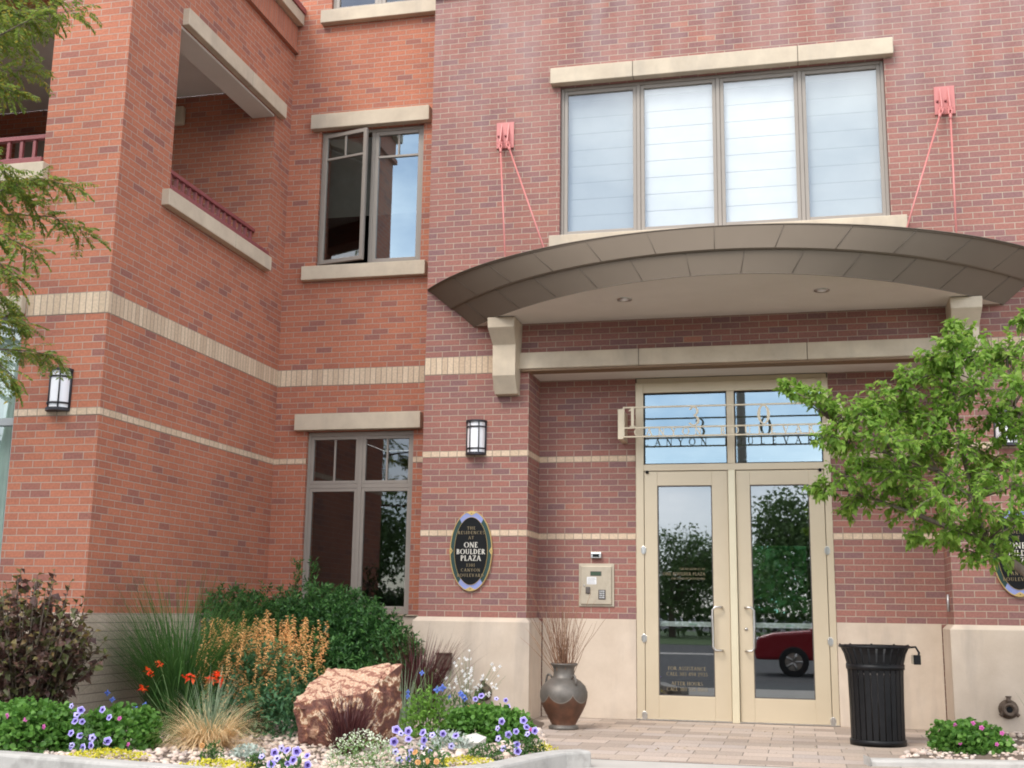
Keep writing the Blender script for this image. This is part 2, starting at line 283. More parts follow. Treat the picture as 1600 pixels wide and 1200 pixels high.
# ---------------------------------------------------------------- roman capitals drawn as strokes
TK, TN = 0.15, 0.075
def _ln(x0, y0, x1, y1, w): return ('l', x0, y0, x1, y1, w)
def _arc(cx, cy, rx, ry, a0, a1, T=TK): return ('a', cx, cy, rx, ry, a0, a1, T)
def _sf(x, y, h=0.12): return ('l', x - h, y, x + h, y, 0.05)
def _stem(x): return [_ln(x, 0, x, 1, TK), _sf(x, 0.025), _sf(x, 0.975)]
GL = {
 'A': (0.80, [_ln(0.08, 0, 0.38, 1, TN), _ln(0.38, 1, 0.72, 0, TK), _ln(0.18, 0.36, 0.58, 0.36, TN), _sf(0.08, 0.025), _sf(0.72, 0.025)]),
 'B': (0.66, _stem(0.16) + [_arc(0.2, 0.755, 0.26, 0.22, -90, 90), _arc(0.2, 0.27, 0.33, 0.245, -90, 90)]),
 'C': (0.80, [_arc(0.44, 0.5, 0.36, 0.47, 48, 312), _ln(0.70, 0.78, 0.70, 0.95, 0.06)]),
 'D': (0.82, _stem(0.16) + [_arc(0.22, 0.5, 0.48, 0.465, -90, 90)]),
 'E': (0.60, _stem(0.16) + [_ln(0.16, 0.965, 0.54, 0.965, TN), _ln(0.16, 0.52, 0.46, 0.52, TN), _ln(0.16, 0.035, 0.56, 0.035, TN), _ln(0.53, 0.8, 0.53, 1, 0.05), _ln(0.55, 0, 0.55, 0.2, 0.05)]),
 'F': (0.56, _stem(0.16) + [_ln(0.16, 0.965, 0.54, 0.965, TN), _ln(0.16, 0.5, 0.46, 0.5, TN), _ln(0.53, 0.8, 0.53, 1, 0.05)]),
 'H': (0.86, _stem(0.16) + _stem(0.70) + [_ln(0.16, 0.52, 0.70, 0.52, TN)]),
 'I': (0.34, _stem(0.17)),
 'L': (0.58, _stem(0.16) + [_ln(0.16, 0.035, 0.54, 0.035, TN), _ln(0.53, 0, 0.53, 0.22, 0.05)]),
 'N': (0.88, [_ln(0.14, 0, 0.14, 1, TN), _ln(0.14, 1, 0.74, 0, TK), _ln(0.74, 0, 0.74, 1, TN), _sf(0.14, 0.025), _sf(0.12, 0.975, 0.09), _sf(0.74, 0.975)]),
 'O': (0.94, [_arc(0.47, 0.5, 0.40, 0.47, 0, 360)]),
 'P': (0.62, _stem(0.16) + [_arc(0.2, 0.725, 0.31, 0.25, -90, 90)]),
 'R': (0.74, _stem(0.16) + [_arc(0.2, 0.745, 0.29, 0.23, -90, 90), _ln(0.30, 0.52, 0.66, 0, TK), _sf(0.67, 0.025, 0.08)]),
 'S': (0.58, [_arc(0.29, 0.735, 0.2, 0.225, 30, 250, 0.12), _arc(0.29, 0.27, 0.22, 0.235, -150, 85, 0.12)]),
 'T': (0.72, [_ln(0.36, 0, 0.36, 1, TK), _sf(0.36, 0.025), _ln(0.04, 0.965, 0.68, 0.965, TN), _ln(0.05, 0.8, 0.05, 1, 0.05), _ln(0.67, 0.8, 0.67, 1, 0.05)]),
 'U': (0.84, [_ln(0.16, 0.32, 0.16, 1, TK), _sf(0.16, 0.975), _ln(0.68, 0.32, 0.68, 1, TN), _sf(0.68, 0.975), _arc(0.42, 0.33, 0.26, 0.30, 180, 360, 0.12)]),
 'V': (0.78, [_ln(0.08, 1, 0.40, 0, TK), _ln(0.40, 0, 0.70, 1, TN), _sf(0.08, 0.975), _sf(0.70, 0.975)]),
 'Y': (0.76, [_ln(0.08, 1, 0.38, 0.48, TK), _ln(0.38, 0.48, 0.68, 1, TN), _ln(0.38, 0, 0.38, 0.5, TK), _sf(0.38, 0.025), _sf(0.08, 0.975), _sf(0.68, 0.975)]),
 'Z': (0.68, [_ln(0.08, 0.965, 0.60, 0.965, TN), _ln(0.58, 0.98, 0.10, 0.02, TK), _ln(0.08, 0.035, 0.62, 0.035, TN), _ln(0.08, 0.82, 0.08, 1, 0.05), _ln(0.61, 0, 0.61, 0.18, 0.05)]),
 '0': (0.62, [_arc(0.31, 0.5, 0.24, 0.47, 0, 360)]),
 '1': (0.42, [_ln(0.23, 0, 0.23, 1, TK), _sf(0.23, 0.025, 0.14), _ln(0.06, 0.83, 0.22, 0.97, 0.07)]),
 '2': (0.60, [_arc(0.29, 0.72, 0.2, 0.245, -10, 170, 0.12), _ln(0.47, 0.66, 0.08, 0.05, 0.10), _ln(0.06, 0.045, 0.54, 0.045, 0.09)]),
 '3': (0.58, [_arc(0.26, 0.755, 0.19, 0.21, -90, 160, 0.12), _arc(0.25, 0.27, 0.24, 0.245, -150, 90, 0.13)]),
 '4': (0.64, [_ln(0.44, 0, 0.44, 1, TK), _ln(0.42, 0.97, 0.06, 0.28, TN), _ln(0.05, 0.28, 0.60, 0.28, TN)]),
 '5': (0.58, [_ln(0.14, 0.96, 0.50, 0.96, 0.08), _ln(0.15, 0.96, 0.12, 0.56, 0.07), _arc(0.25, 0.31, 0.24, 0.29, -150, 115, 0.13)]),
 '6': (0.62, [_arc(0.31, 0.30, 0.23, 0.275, 0, 360, 0.12), _arc(0.48, 0.38, 0.40, 0.58, 95, 185, 0.11)]),
 '8': (0.60, [_arc(0.30, 0.745, 0.19, 0.225, 0, 360, 0.11), _arc(0.30, 0.27, 0.23, 0.245, 0, 360, 0.12)]),
 '9': (0.62, [_arc(0.31, 0.70, 0.23, 0.275, 0, 360, 0.12), _arc(0.14, 0.62, 0.40, 0.58, -85, 5, 0.11)]),
 '-': (0.40, [_ln(0.06, 0.42, 0.34, 0.42, 0.09)]),
}
def textwidth(t, h, gap=0.12): return sum((GL[c][0] + gap) if c in GL else 0.42 for c in t) * h - gap * h
def text(mb, t, x, z, h, y, depth=0.006, m=0, gap=0.12, bold=1.0, center=True):
    if center: x = x - textwidth(t, h, gap) / 2
    k = 0
    for c in t:
        if c not in GL: x += 0.42 * h; continue
        wd, st = GL[c]
        for s in st:
            k += 1; yy = y - depth - (k % 7) * 0.0003; pts = []
            if s[0] == 'l':
                _, x0, y0, x1, y1, wv = s; wv *= bold
                dx, dy = x1 - x0, y1 - y0; ln = sqrt(dx * dx + dy * dy); nx, ny = -dy / ln * wv / 2, dx / ln * wv / 2
                if dx == 0 or dy == 0: segs = [((x0 + nx, y0 + ny), (x0 - nx, y0 - ny), (x1 - nx, y1 - ny), (x1 + nx, y1 + ny))]
                else:
                    hw = wv / 2 * ln / abs(dy); segs = [((x0 - hw, y0), (x0 + hw, y0), (x1 + hw, y1), (x1 - hw, y1))]
            else:
                _, cx, cy, rx, ry, a0, a1, T = s; n = max(6, int(abs(a1 - a0) / 15)); ring = []
                for i in range(n + 1):
                    a = radians(a0 + (a1 - a0) * i / n); wv = (TN * 0.9 + (T - TN * 0.9) * abs(cos(a)) ** 1.3) * bold
                    ring.append(((cx + (rx - wv / 2) * cos(a), cy + (ry - wv * 0.35) * sin(a)), (cx + (rx + wv / 2) * cos(a), cy + (ry + wv * 0.35) * sin(a))))
                segs = [(ring[i][0], ring[i][1], ring[i + 1][1], ring[i + 1][0]) for i in range(n)]
            for q in segs:
                p = [(x + a * h, z + b * h) for a, b in q]
                ar = sum(p[i][0] * p[(i + 1) % 4][1] - p[(i + 1) % 4][0] * p[i][1] for i in range(4))
                if ar < 0: p.reverse()
                mb.prism(p, yy, y, m)
        x += (wd + gap) * h
    return x

# ---------------------------------------------------------------- foliage helpers
def frame_of(d, roll, rnd):
    d = d.normalized(); s = d.cross(Vector((0, 0, 1)))
    if s.length < 1e-3: s = Vector((1, 0, 0))
    s.normalize(); u = s.cross(d)
    return d, s * cos(roll) + u * sin(roll), u * cos(roll) - s * sin(roll)
def leaf(mb, p, d, ln, wd, roll=0.0, fold=0.25, curl=0.15, m=0, shape=0):
    d, s, u = frame_of(d, roll, None)
    if shape == 0:      # pointed oval
        a = p + d * ln * 0.45 + s * wd * 0.5 + u * fold * wd; b = p + d * ln * 0.45 - s * wd * 0.5 + u * fold * wd
        mid = p + d * ln * 0.5; tip = p + d * ln - u * curl * ln
        mb.add([p, a, tip, b, mid], [(0, 1, 4), (1, 2, 4), (0, 4, 3), (4, 2, 3)], m)
    elif shape == 1:    # simple blade
        a = p + d * ln * 0.5 + s * wd * 0.5; b = p + d * ln * 0.5 - s * wd * 0.5
        mb.add([p, a, p + d * ln - u * curl * ln, b], [(0, 1, 2, 3)], m)
    else:               # rounded leaf
        q = [p]
        for t, wv in ((0.25, 0.8), (0.6, 1.0), (0.9, 0.6)): q.append(p + d * ln * t + s * wd * 0.5 * wv + u * fold * wd * wv)
        q.append(p + d * ln - u * curl * ln)
        for t, wv in ((0.9, 0.6), (0.6, 1.0), (0.25, 0.8)): q.append(p + d * ln * t - s * wd * 0.5 * wv + u * fold * wd * wv)
        mb.add(q, [(0, 1, 2, 3, 4), (0, 4, 5, 6, 7)], m)
def blade(mb, p, az, ln, lean, droop, wd, seg=5, m=0):
    h = Vector((cos(az), sin(az), 0)); s = Vector((-sin(az), cos(az), 0)); ang = lean; q = Vector(p); vs = []
    for i in range(seg + 1):
        t = i / seg; ww = wd * (1 - t ** 1.6) * 0.5 + 0.0004
        vs += [q + s * ww, q - s * ww]
        q = q + (h * sin(ang) + Vector((0, 0, cos(ang)))) * (ln / seg); ang += droop / seg
    mb.add(vs, [(2 * i, 2 * i + 1, 2 * i + 3, 2 * i + 2) for i in range(seg)], m, True)
def grass_clump(mb, rnd, n, rad, ln, lean, droop, wd, seg=5, c=(0, 0, 0), m=0):
    for i in range(n):
        a = rnd.uniform(0, 2 * pi); r = rad * sqrt(rnd.random()); az = a + rnd.gauss(0, 0.4)
        blade(mb, (c[0] + r * cos(a), c[1] + r * sin(a), c[2]), az, rnd.uniform(*ln), rnd.uniform(*lean) * (0.35 + 0.65 * r / max(rad, 1e-4)), rnd.uniform(*droop), wd * rnd.uniform(0.7, 1.2), seg, m)
def rdir(rnd, up=0.3):
    a = rnd.uniform(0, 2 * pi); z = rnd.uniform(-1, 1) * (1 - abs(up)) + up; z = max(-1, min(1, z)); r = sqrt(max(0, 1 - z * z))
    return Vector((r * cos(a), r * sin(a), z))
def in_blob(rnd, rx, ry, rz, inner=0.6):
    while True:
        p = Vector((rnd.uniform(-1, 1), rnd.uniform(-1, 1), rnd.uniform(-0.25, 1)))
        if inner < p.length < 1: return Vector((p.x * rx, p.y * ry, max(0, p.z) * rz)), p
# ================================================================ THE BUILDING
BLD = thing('brick_building', 'red and orange brick building with cream stone trim, arched canopy and glass double door', 'building')

def wall(mat, axis, const, a0, a1, z0, z1, holes, thick, edges='', name='brick_wall'):
    mb = MB()
    P = (lambda a, z, d: (a, const + d, z)) if axis == 'x' else (lambda a, z, d: (const - d, a, z))
    A = sorted({a0, a1, *[q for h in holes for q in h[:2] if a0 < q < a1]}); Z = sorted({z0, z1, *[q for h in holes for q in h[2:] if z0 < q < z1]})
    for i in range(len(A) - 1):
        for j in range(len(Z) - 1):
            am, zm = (A[i] + A[i + 1]) / 2, (Z[j] + Z[j + 1]) / 2
            if any(h[0] < am < h[1] and h[2] < zm < h[3] for h in holes): continue
            for d in (0, thick): mb.quad(P(A[i], Z[j], d), P(A[i + 1], Z[j], d), P(A[i + 1], Z[j + 1], d), P(A[i], Z[j + 1], d))
    for h in holes:
        for (p, q) in (((h[0], h[2]), (h[0], h[3])), ((h[1], h[3]), (h[1], h[2])), ((h[0], h[3]), (h[1], h[3])), ((h[1], h[2]), (h[0], h[2]))):
            if p[1] == q[1] and p[1] in (z0, z1): continue
            mb.quad(P(*p, 0), P(*p, thick), P(*q, thick), P(*q, 0))
    E_ = {'l': ((a0, z0), (a0, z1)), 'r': ((a1, z0), (a1, z1)), 't': ((a0, z1), (a1, z1))}
    for e in edges:
        p, q = E_[e]; mb.quad(P(*p, 0), P(*p, thick), P(*q, thick), P(*q, 0))
    return mb.build(name, M[mat], BLD)

CEIL = 3.795
UW = (1.555, 5.170, 5.335, 7.165)            # big upper window
LW = (-1.590, -0.250, 1.085, 3.215)          # ground floor casements in the recessed wall
MW = (-1.585, -0.235, 5.265, 7.035)          # first floor casements
TW = (-1.530, -0.250, 8.665, 10.4)           # window above
FW = (-6.0, -2.885, 0.35, 3.80)              # glazing in the wing front
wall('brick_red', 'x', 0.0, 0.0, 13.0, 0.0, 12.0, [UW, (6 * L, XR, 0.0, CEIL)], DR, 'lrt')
wall('brick_orange', 'x', D1, -W1, 0.0, 0.0, 12.0, [LW, MW, TW], 0.3, 't')
wall('brick_orange', 'x', D1 + 0.002, -9.0, -W1, 8.62, 12.0, [], 0.3, 't')
wall('brick_orange', 'y', -W1, YO, D1, 0.0, 8.50, [(-2.385, -0.055, 5.25, 7.11)], 0.3, 'lt')
wall('brick_orange', 'x', YO, -9.0, -W1 - 0.3, 0.0, 8.50, [FW, (-5.6, -2.83, 5.275, 7.11)], 0.3, 'l')
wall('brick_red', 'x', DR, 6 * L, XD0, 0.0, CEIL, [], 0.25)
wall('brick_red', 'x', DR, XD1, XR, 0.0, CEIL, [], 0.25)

# cream brick courses -------------------------------------------------------
def band(mat, name, runs, n0, n1, p=0.004):
    z0, z1 = zc(n0), zc(n1)
    for ax, c, a0, a1, dirn in runs:
        mb = MB()
        if ax == 'x': mb.box(a0, a1, c - p, c + 0.018, z0, z1)
        elif dirn > 0: mb.box(c - 0.018, c + p, a0, a1, z0, z1)
        else: mb.box(c - p, c + 0.018, a0, a1, z0, z1)
        mb.build(name, M[mat], BLD)
band('soldier', 'soldier_course', [('x', 0, -0.004, 0.86, 1), ('x', 0, 5.95, 13.0, 1), ('y', 0.0, 0.018, D1, -1)], 40, 43)
band('soldier', 'soldier_course', [('x', D1, -W1 + 0.004, -0.004, 1), ('x', YO, -2.86, -W1 + 0.004, 1), ('y', -W1, YO + 0.018, D1 - 0.004, 1)], 40, 43)
main = [('x', 0, -0.004, 6 * L + 0.004, 1), ('y', 6 * L, 0.018, DR - 0.004, 1), ('x', DR, 6 * L + 0.004, XD0, 1), ('x', DR, XD1, XR - 0.004, 1), ('y', XR, 0.018, DR - 0.004, -1), ('x', 0, XR - 0.004, 13.0, 1), ('y', 0.0, 0.018, D1, -1)]
band('header', 'string_course', main, 26, 27)
band('header', 'string_course', main, 13, 14)
band('header', 'string_course', [('x', D1, -W1 + 0.004, LW[0], 1), ('x', D1, LW[1], -0.004, 1), ('x', YO, -2.885, -W1 + 0.004, 1), ('y', -W1, YO + 0.018, D1 - 0.004, 1)], 26, 27)
# corbelled course near the top of the red wall's left end
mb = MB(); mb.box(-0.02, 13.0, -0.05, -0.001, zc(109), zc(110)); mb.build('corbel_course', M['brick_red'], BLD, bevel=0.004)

# stone base ----------------------------------------------------------------
def basebox(mb, x0, x1, y0, y1, z1=B, ch=0.045, front=True, left=False, right=False):
    zf = z1 - ch; a = x0 + (ch if left else 0); b = x1 - (ch if right else 0); f = y0 + ch
    v = [(x0, y0, 0), (x1, y0, 0), (x1, y1, 0), (x0, y1, 0), (x0, y0, zf), (x1, y0, zf), (x1, y1, zf), (x0, y1, zf), (a, f, z1), (b, f, z1), (b, y1, z1), (a, y1, z1)]
    mb.add(v, [(0, 1, 5, 4), (1, 2, 6, 5), (2, 3, 7, 6), (3, 0, 4, 7), (4, 5, 9, 8), (5, 6, 10, 9), (6, 7, 11, 10), (7, 4, 8, 11), (8, 9, 10, 11), (3, 2, 1, 0)])
mb = MB(); basebox(mb, -0.05, 6 * L + 0.05, -0.055, DR - 0.024, left=True, right=True); mb.build('stone_base', M['stone_base'], BLD, bevel=0.004)
mb = MB(); basebox(mb, XR - 0.05, 9.0, -0.055, DR - 0.024, left=True); mb.build('stone_base', M['stone_base'], BLD, bevel=0.004)
mb = MB(); mb.box(9.006, 13.0, -0.055, 0.3, 0, B); mb.build('stone_base', M['stone_base'], BLD, bevel=0.01)
mb = MB(); mb.box(6 * L + 0.058, XD0 - 0.004, DR - 0.02, DR + 0.1, 0, B); mb.build('stone_base', M['stone_base'], BLD, bevel=0.004)
mb = MB(); mb.box(XD1 + 0.004, XR - 0.058, DR - 0.02, DR + 0.1, 0, B); mb.build('stone_base', M['stone_base'], BLD, bevel=0.004)
mb = MB(); mb.box(-W1 + 0.045, -0.056, D1 - 0.05, D1 + 0.25, 0, B); mb.build('stone_base', M['stone_base'], BLD, bevel=0.008)
mb = MB(); mb.box(-W1 - 0.05, -W1 + 0.035, YO - 0.035, D1 - 0.055, 0, B); mb.build('stone_base', M['groove_base'], BLD, bevel=0.008)
mb = MB(); mb.box(-9.0, -W1 - 0.056, YO - 0.035, YO + 0.1, 0, 0.34); mb.box(-2.88, -W1 - 0.056, YO - 0.035, YO + 0.1, 0.346, B); mb.build('stone_base', M['groove_base'], BLD, bevel=0.008)

# lintels and sills ---------------------------------------------------------
def trim(name, x0, x1, y0, y1, z0, z1, joints=(), axis='x'):
    mb = MB(); cuts = [x0, *joints, x1]
    for i in range(len(cuts) - 1):
        a, b = cuts[i] + (0.003 if i else 0), cuts[i + 1] - (0.003 if i < len(cuts) - 2 else 0)
        if axis == 'x': mb.box(a, b, y0, y1, z0, z1)
        else: mb.box(y0, y1, a, b, z0, z1)
    o = mb.build(name, M['stone'], BLD, bevel=0.008)
    if joints:
        for c in joints:
            j = MB()
            if axis == 'x': j.box(c - 0.0029, c + 0.0029, y0 + 0.006, y1 - 0.001, z0 + 0.005, z1 - 0.005)
            else: j.box(y0 + 0.001, y1 - 0.006, c - 0.0029, c + 0.0029, z0 + 0.005, z1 - 0.005)
            j.build('mortar_joint', M['joint'], o)
    return o
trim('lintel', 1.452, 5.268, -0.10, 0.05, 7.170, 7.362, (2.415, 4.255))
trim('sill', 1.449, 5.326, -0.09, 0.10, 5.135, 5.332, (3.36,))
trim('lintel', 1.118, 5.688, -0.075, 0.04, 3.800, 3.985, (2.46, 4.25))
trim('lintel', -1.722, -0.146, D1 - 0.10, D1 + 0.05, 3.224, 3.418)
trim('lintel', -1.698, -0.146, D1 - 0.10, D1 + 0.05, 7.044, 7.236)
trim('sill', -1.735, -0.146, D1 - 0.09, D1 + 0.10, 5.085, 5.262)
trim('sill', -1.636, -0.095, D1 - 0.10, D1 + 0.10, 8.480, 8.655)
trim('sill', -1.70, -0.11, D1 - 0.08, D1 + 0.10, B + 0.002, 1.083)
trim('lintel', -2.365, 0.112, -W1 - 0.05, -W1 + 0.075, 7.112, 7.300, (-0.85,), 'y')
trim('sill', -2.525, -0.11, -W1 - 0.10, -W1 + 0.085, 5.085, 5.255, (-1.05,), 'y')
trim('sill', -5.7, -2.765, YO - 0.085, YO + 0.12, 5.100, 5.272, (-4.2,))
trim('lintel', -6.2, -2.868, YO - 0.07, YO + 0.05, 3.800, 3.962, (-4.5,))
trim('lintel', -5.75, -2.70, YO - 0.07, YO + 0.05, 7.112, 7.300, (-4.2,))

# parapet of the wing: stone coping, red cap, brick soldier frieze with two corbel lines
mb = MB(); mb.box(-W1 - 0.32, -W1 + 0.115, YO - 0.115, D1 - 0.012, 8.505, 8.66); mb.box(-9.0, -W1 - 0.325, YO - 0.115, YO + 0.32, 8.505, 8.66); mb.build('coping', M['stone'], BLD, bevel=0.008)
mb = MB(); mb.box(-W1 - 0.34, -W1 + 0.135, YO - 0.135, D1 - 0.008, 8.662, 8.74); mb.box(-9.0, -W1 - 0.345, YO - 0.135, YO + 0.34, 8.662, 8.74); mb.build('parapet_cap', M['rail_red'], BLD, bevel=0.006)
mb = MB(); mb.box(-W1, -W1 + 0.03, YO - 0.03, D1 - 0.01, 8.21, 8.50); mb.box(-9.0, -W1, YO - 0.03, YO, 8.21, 8.50)
mb.box(-W1, -W1 + 0.055, YO - 0.055, D1 - 0.008, 8.13, 8.205); mb.box(-9.0, -W1, YO - 0.055, YO, 8.13, 8.205)
mb.build('brick_frieze', brickmat('orange soldier frieze', [(0, (0.40, 0.155, 0.10)), (1, (0.48, 0.185, 0.113))], (0.34, 0.25, 0.2), bw=C3, rh=0.29, offset=0, ov=-8.21), BLD)

# balcony behind the two openings of the wing
mb = MB()
mb.quad((-2.307, -0.055, 5.0), (-6.5, -0.055, 5.0), (-6.5, -0.055, 7.45), (-2.307, -0.055, 7.45)); mb.quad((-6.5, -0.055, 5.0), (-6.5, -3.008, 5.0), (-6.5, -3.008, 7.45), (-6.5, -0.055, 7.45))
mb.build('balcony_wall', M['brick_orange'], BLD)
mb = MB(); mb.box(-6.5, -2.308, -3.007, -0.056, 7.45, 7.6); mb.build('balcony_ceiling', M['plaster'], BLD)
mb = MB(); mb.box(-2.309, -2.02, -2.384, -0.056, 7.082, 7.108); mb.build('balcony_soffit', M['plaster'], BLD)
mb = MB(); mb.box(-6.5, -2.308, -3.007, -0.056, 4.9, 5.02); mb.build('balcony_floor', M['concrete'], BLD)
mb = MB(); mb.box(-5.6, -4.3, -0.12, -0.058, 5.02, 7.1); mb.build('balcony_door', M['frame'], BLD, bevel=0.01)
mb = MB(); mb.box(-3.36, -3.22, -0.14, -0.058, 7.06, 7.30); mb.build('balcony_light', M['stone'], BLD, bevel=0.02)
def railing(axis, c, a0, a1, n, cap):
    r = empty('balcony_railing', BLD)
    def bx(mb, p0, p1, q0, q1, z0, z1): mb.box(p0, p1, q0, q1, z0, z1) if axis == 'x' else mb.box(q0, q1, p0, p1, z0, z1)
    mb = MB(); bx(mb, a0, a1, c - 0.03, c + 0.03, 5.60, 5.645); mb.build('top_rail', M['rail_red'], r, bevel=0.006)
    mb = MB(); bx(mb, a0, a1, *cap, 5.262, 5.345); mb.build('bottom_rail', M['rail_red'], r, bevel=0.006)
    for i in range(n):
        t = a0 + (i + 0.5) * (a1 - a0) / n; mb = MB(); bx(mb, t - 0.016, t + 0.016, c - 0.016, c + 0.016, 5.346, 5.599); mb.build('baluster', M['rail_red'], r)
railing('y', -W1 - 0.21, -2.384, -0.06, 17, (-W1 - 0.26, -W1 + 0.02))
railing('x', YO + 0.16, -5.58, -2.834, 19, (YO - 0.03, YO + 0.2))

# rooms behind the glass
def room(x0, x1, y0, y1, z0, z1, mat='dark_wall', floor='dark', back=True):
    r = empty('room', BLD)
    mb = MB(); mb.quad((x0, y0, z0), (x0, y1, z0), (x0, y1, z1), (x0, y0, z1)); mb.quad((x1, y0, z0), (x1, y0, z1), (x1, y1, z1), (x1, y1, z0))
    if back: mb.quad((x0, y1, z0), (x1, y1, z0), (x1, y1, z1), (x0, y1, z1))
    mb.build('inner_wall', M[mat], r)
    mb = MB(); mb.box(x0, x1, y0, y1, z0 - 0.1, z0 - 0.002); mb.build('floor', M[floor], r)
    mb = MB(); mb.box(x0, x1, y0, y1, z1 + 0.002, z1 + 0.1); mb.build('ceiling', M['dark_wall'], r)
    return r
room(0.9, 5.9, DR + 0.003, 5.0, 5.0, 7.6)
room(-1.95, -0.06, D1 + 0.303, 4.2, 0.3, 3.5, 'dark')
room(-1.95, -0.06, D1 + 0.303, 4.2, 4.8, 7.3, 'dark')
room(-1.95, -0.06, D1 + 0.303, 4.2, 8.2, 10.8)
room(-6.2, -2.4, YO + 0.303, 0.0, 0.1, 4.0)

# windows -------------------------------------------------------------------
def rect_frame(mb, x0, x1, z0, z1, y0, y1, wx, wz=None):
    wz = wz or wx
    mb.box(x0, x0 + wx, y0, y1, z0, z1); mb.box(x1 - wx, x1, y0, y1, z0, z1)
    mb.box(x0 + wx, x1 - wx, y0, y1, z0, z0 + wz); mb.box(x0 + wx, x1 - wx, y0, y1, z1 - wz, z1)
def sash(win, x0, x1, z0, z1, y, munt=None, rail=None, glass='glass', wdt=0.05):
    mb = MB(); rect_frame(mb, x0, x1, z0, z1, y - 0.022, y + 0.022, wdt)
    if rail: mb.box(x0 + wdt, x1 - wdt, y - 0.016, y + 0.016, rail - 0.014, rail + 0.014)
    if munt: mb.box((x0 + x1) / 2 - 0.011, (x0 + x1) / 2 + 0.011, y - 0.014, y + 0.014, (rail + 0.015) if rail else z0 + wdt, z1 - wdt)
    mb.build('sash', M['frame'], win, bevel=0.004)
    g = MB(); g.quad((x0 + wdt * .8, y + 0.004, z0 + wdt * .8), (x1 - wdt * .8, y + 0.004, z0 + wdt * .8), (x1 - wdt * .8, y + 0.004, z1 - wdt * .8), (x0 + wdt * .8, y + 0.004, z1 - wdt * .8)); g.build('pane', M[glass], win)
# big upper window
win = empty('window', BLD); x0, x1, z0, z1 = UW; mb = MB(); rect_frame(mb, x0 + 0.002, x1 - 0.002, z0 + 0.002, z1 - 0.002, 0.05, 0.16, 0.035)
st = (x1 - x0) / 4
for i in (1, 2, 3): mb.box(x0 + i * st - 0.021, x0 + i * st + 0.021, 0.052, 0.158, z0 + 0.037, z1 - 0.037)
mb.build('frame', M['frame'], win, bevel=0.005)
for i in range(4):
    sash(win, x0 + i * st + (0.038 if i == 0 else 0.023), x0 + (i + 1) * st - (0.038 if i == 3 else 0.023), z0 + 0.038, z1 - 0.038, 0.085, wdt=0.042)
    mb = MB(); a, b = x0 + i * st + 0.02, x0 + (i + 1) * st - 0.02; yb = 0.135 if i in (1, 2) else 0.15
    zz = z1 + 0.05; fd = 0.005 if i in (1, 2) else 0.003
    while zz > z0 - 0.1:      # soft horizontal folds
        mb.add([(a, yb, zz), (b, yb, zz), (b, yb - fd, zz - 0.19), (a, yb - fd, zz - 0.19), (b, yb, zz - 0.2), (a, yb, zz - 0.2)], [(0, 1, 2, 3), (3, 2, 4, 5)]); zz -= 0.2
    mb.build('window_shade', M['shade_white' if i in (1, 2) else 'shade_grey'], win)
# ground-floor casement pair
win = empty('window', BLD); x0, x1, z0, z1 = LW; y = D1 + 0.085; xm = (x0 + x1) / 2; tr = 2.567
mb = MB(); rect_frame(mb, x0 + 0.002, x1 - 0.002, z0 + 0.002, z1 - 0.002, y - 0.04, y + 0.06, 0.034, 0.05)
mb.box(xm - 0.024, xm + 0.024, y - 0.038, y + 0.058, z0 + 0.052, z1 - 0.052); mb.box(x0 + 0.036, xm - 0.024, y - 0.036, y + 0.056, tr - 0.026, tr + 0.026); mb.box(xm + 0.024, x1 - 0.036, y - 0.036, y + 0.056, tr - 0.026, tr + 0.026)
mb.build('frame', M['frame'], win, bevel=0.004)
for a, b in ((x0 + 0.037, xm - 0.025), (xm + 0.025, x1 - 0.037)):
    sash(win, a, b, z0 + 0.053, tr - 0.027, y - 0.012, glass='glass_dark', wdt=0.038); sash(win, a, b, tr + 0.027, z1 - 0.053, y - 0.012, munt=True, glass='glass_dark', wdt=0.038)
# first-floor casement pair, the left one standing open
win = empty('window', BLD); x0, x1, z0, z1 = MW; xm = (x0 + x1) / 2 + 0.005
mb = MB(); rect_frame(mb, x0 + 0.002, x1 - 0.002, z0 + 0.002, z1 - 0.002, y - 0.04, y + 0.06, 0.034); mb.box(xm - 0.022, xm + 0.022, y - 0.038, y + 0.058, z0 + 0.037, z1 - 0.037); mb.build('frame', M['frame'], win, bevel=0.004)
sash(win, xm + 0.023, x1 - 0.037, z0 + 0.038, z1 - 0.038, y - 0.012, munt=True, rail=z1 - 0.37, glass='glass_transom', wdt=0.048)
hinge = empty('open_casement', win, (x0 + 0.04, y - 0.045, 0)); hinge.rotation_euler = (0, 0, radians(-13))
mb = MB(); wd_ = xm - x0 - 0.05; rect_frame(mb, 0, wd_, z0 + 0.04, z1 - 0.04, -0.022, 0.022, 0.048); rl = z1 - 0.37
mb.box(0.048, wd_ - 0.048, -0.016, 0.016, rl - 0.014, rl + 0.014); mb.box(wd_ / 2 - 0.011, wd_ / 2 + 0.011, -0.014, 0.014, rl + 0.015, z1 - 0.09)
g = MB(); g.quad((0.04, 0.004, z0 + 0.08), (wd_ - 0.04, 0.004, z0 + 0.08), (wd_ - 0.04, 0.004, z1 - 0.08), (0.04, 0.004, z1 - 0.08))
BLD_open = (mb, g, hinge)
so_ = mb.build('sash', M['frame'], win, bevel=0.004); gp_ = g.build('pane', M['glass_dark'], win)
for o_ in (so_, gp_): o_.location = hinge.location; o_.rotation_euler = hinge.rotation_euler
bpy.data.objects.remove(hinge)
mb = MB()
for i in range(40): zz = z1 - 0.04 - i * 0.026; mb.add([(x0 + 0.05, y + 0.09, zz), (x1 - 0.05, y + 0.09, zz), (x1 - 0.05, y + 0.112, zz - 0.019), (x0 + 0.05, y + 0.112, zz - 0.019)], [(0, 1, 2, 3)])
mb.build('window_blind', M['blind'], win)
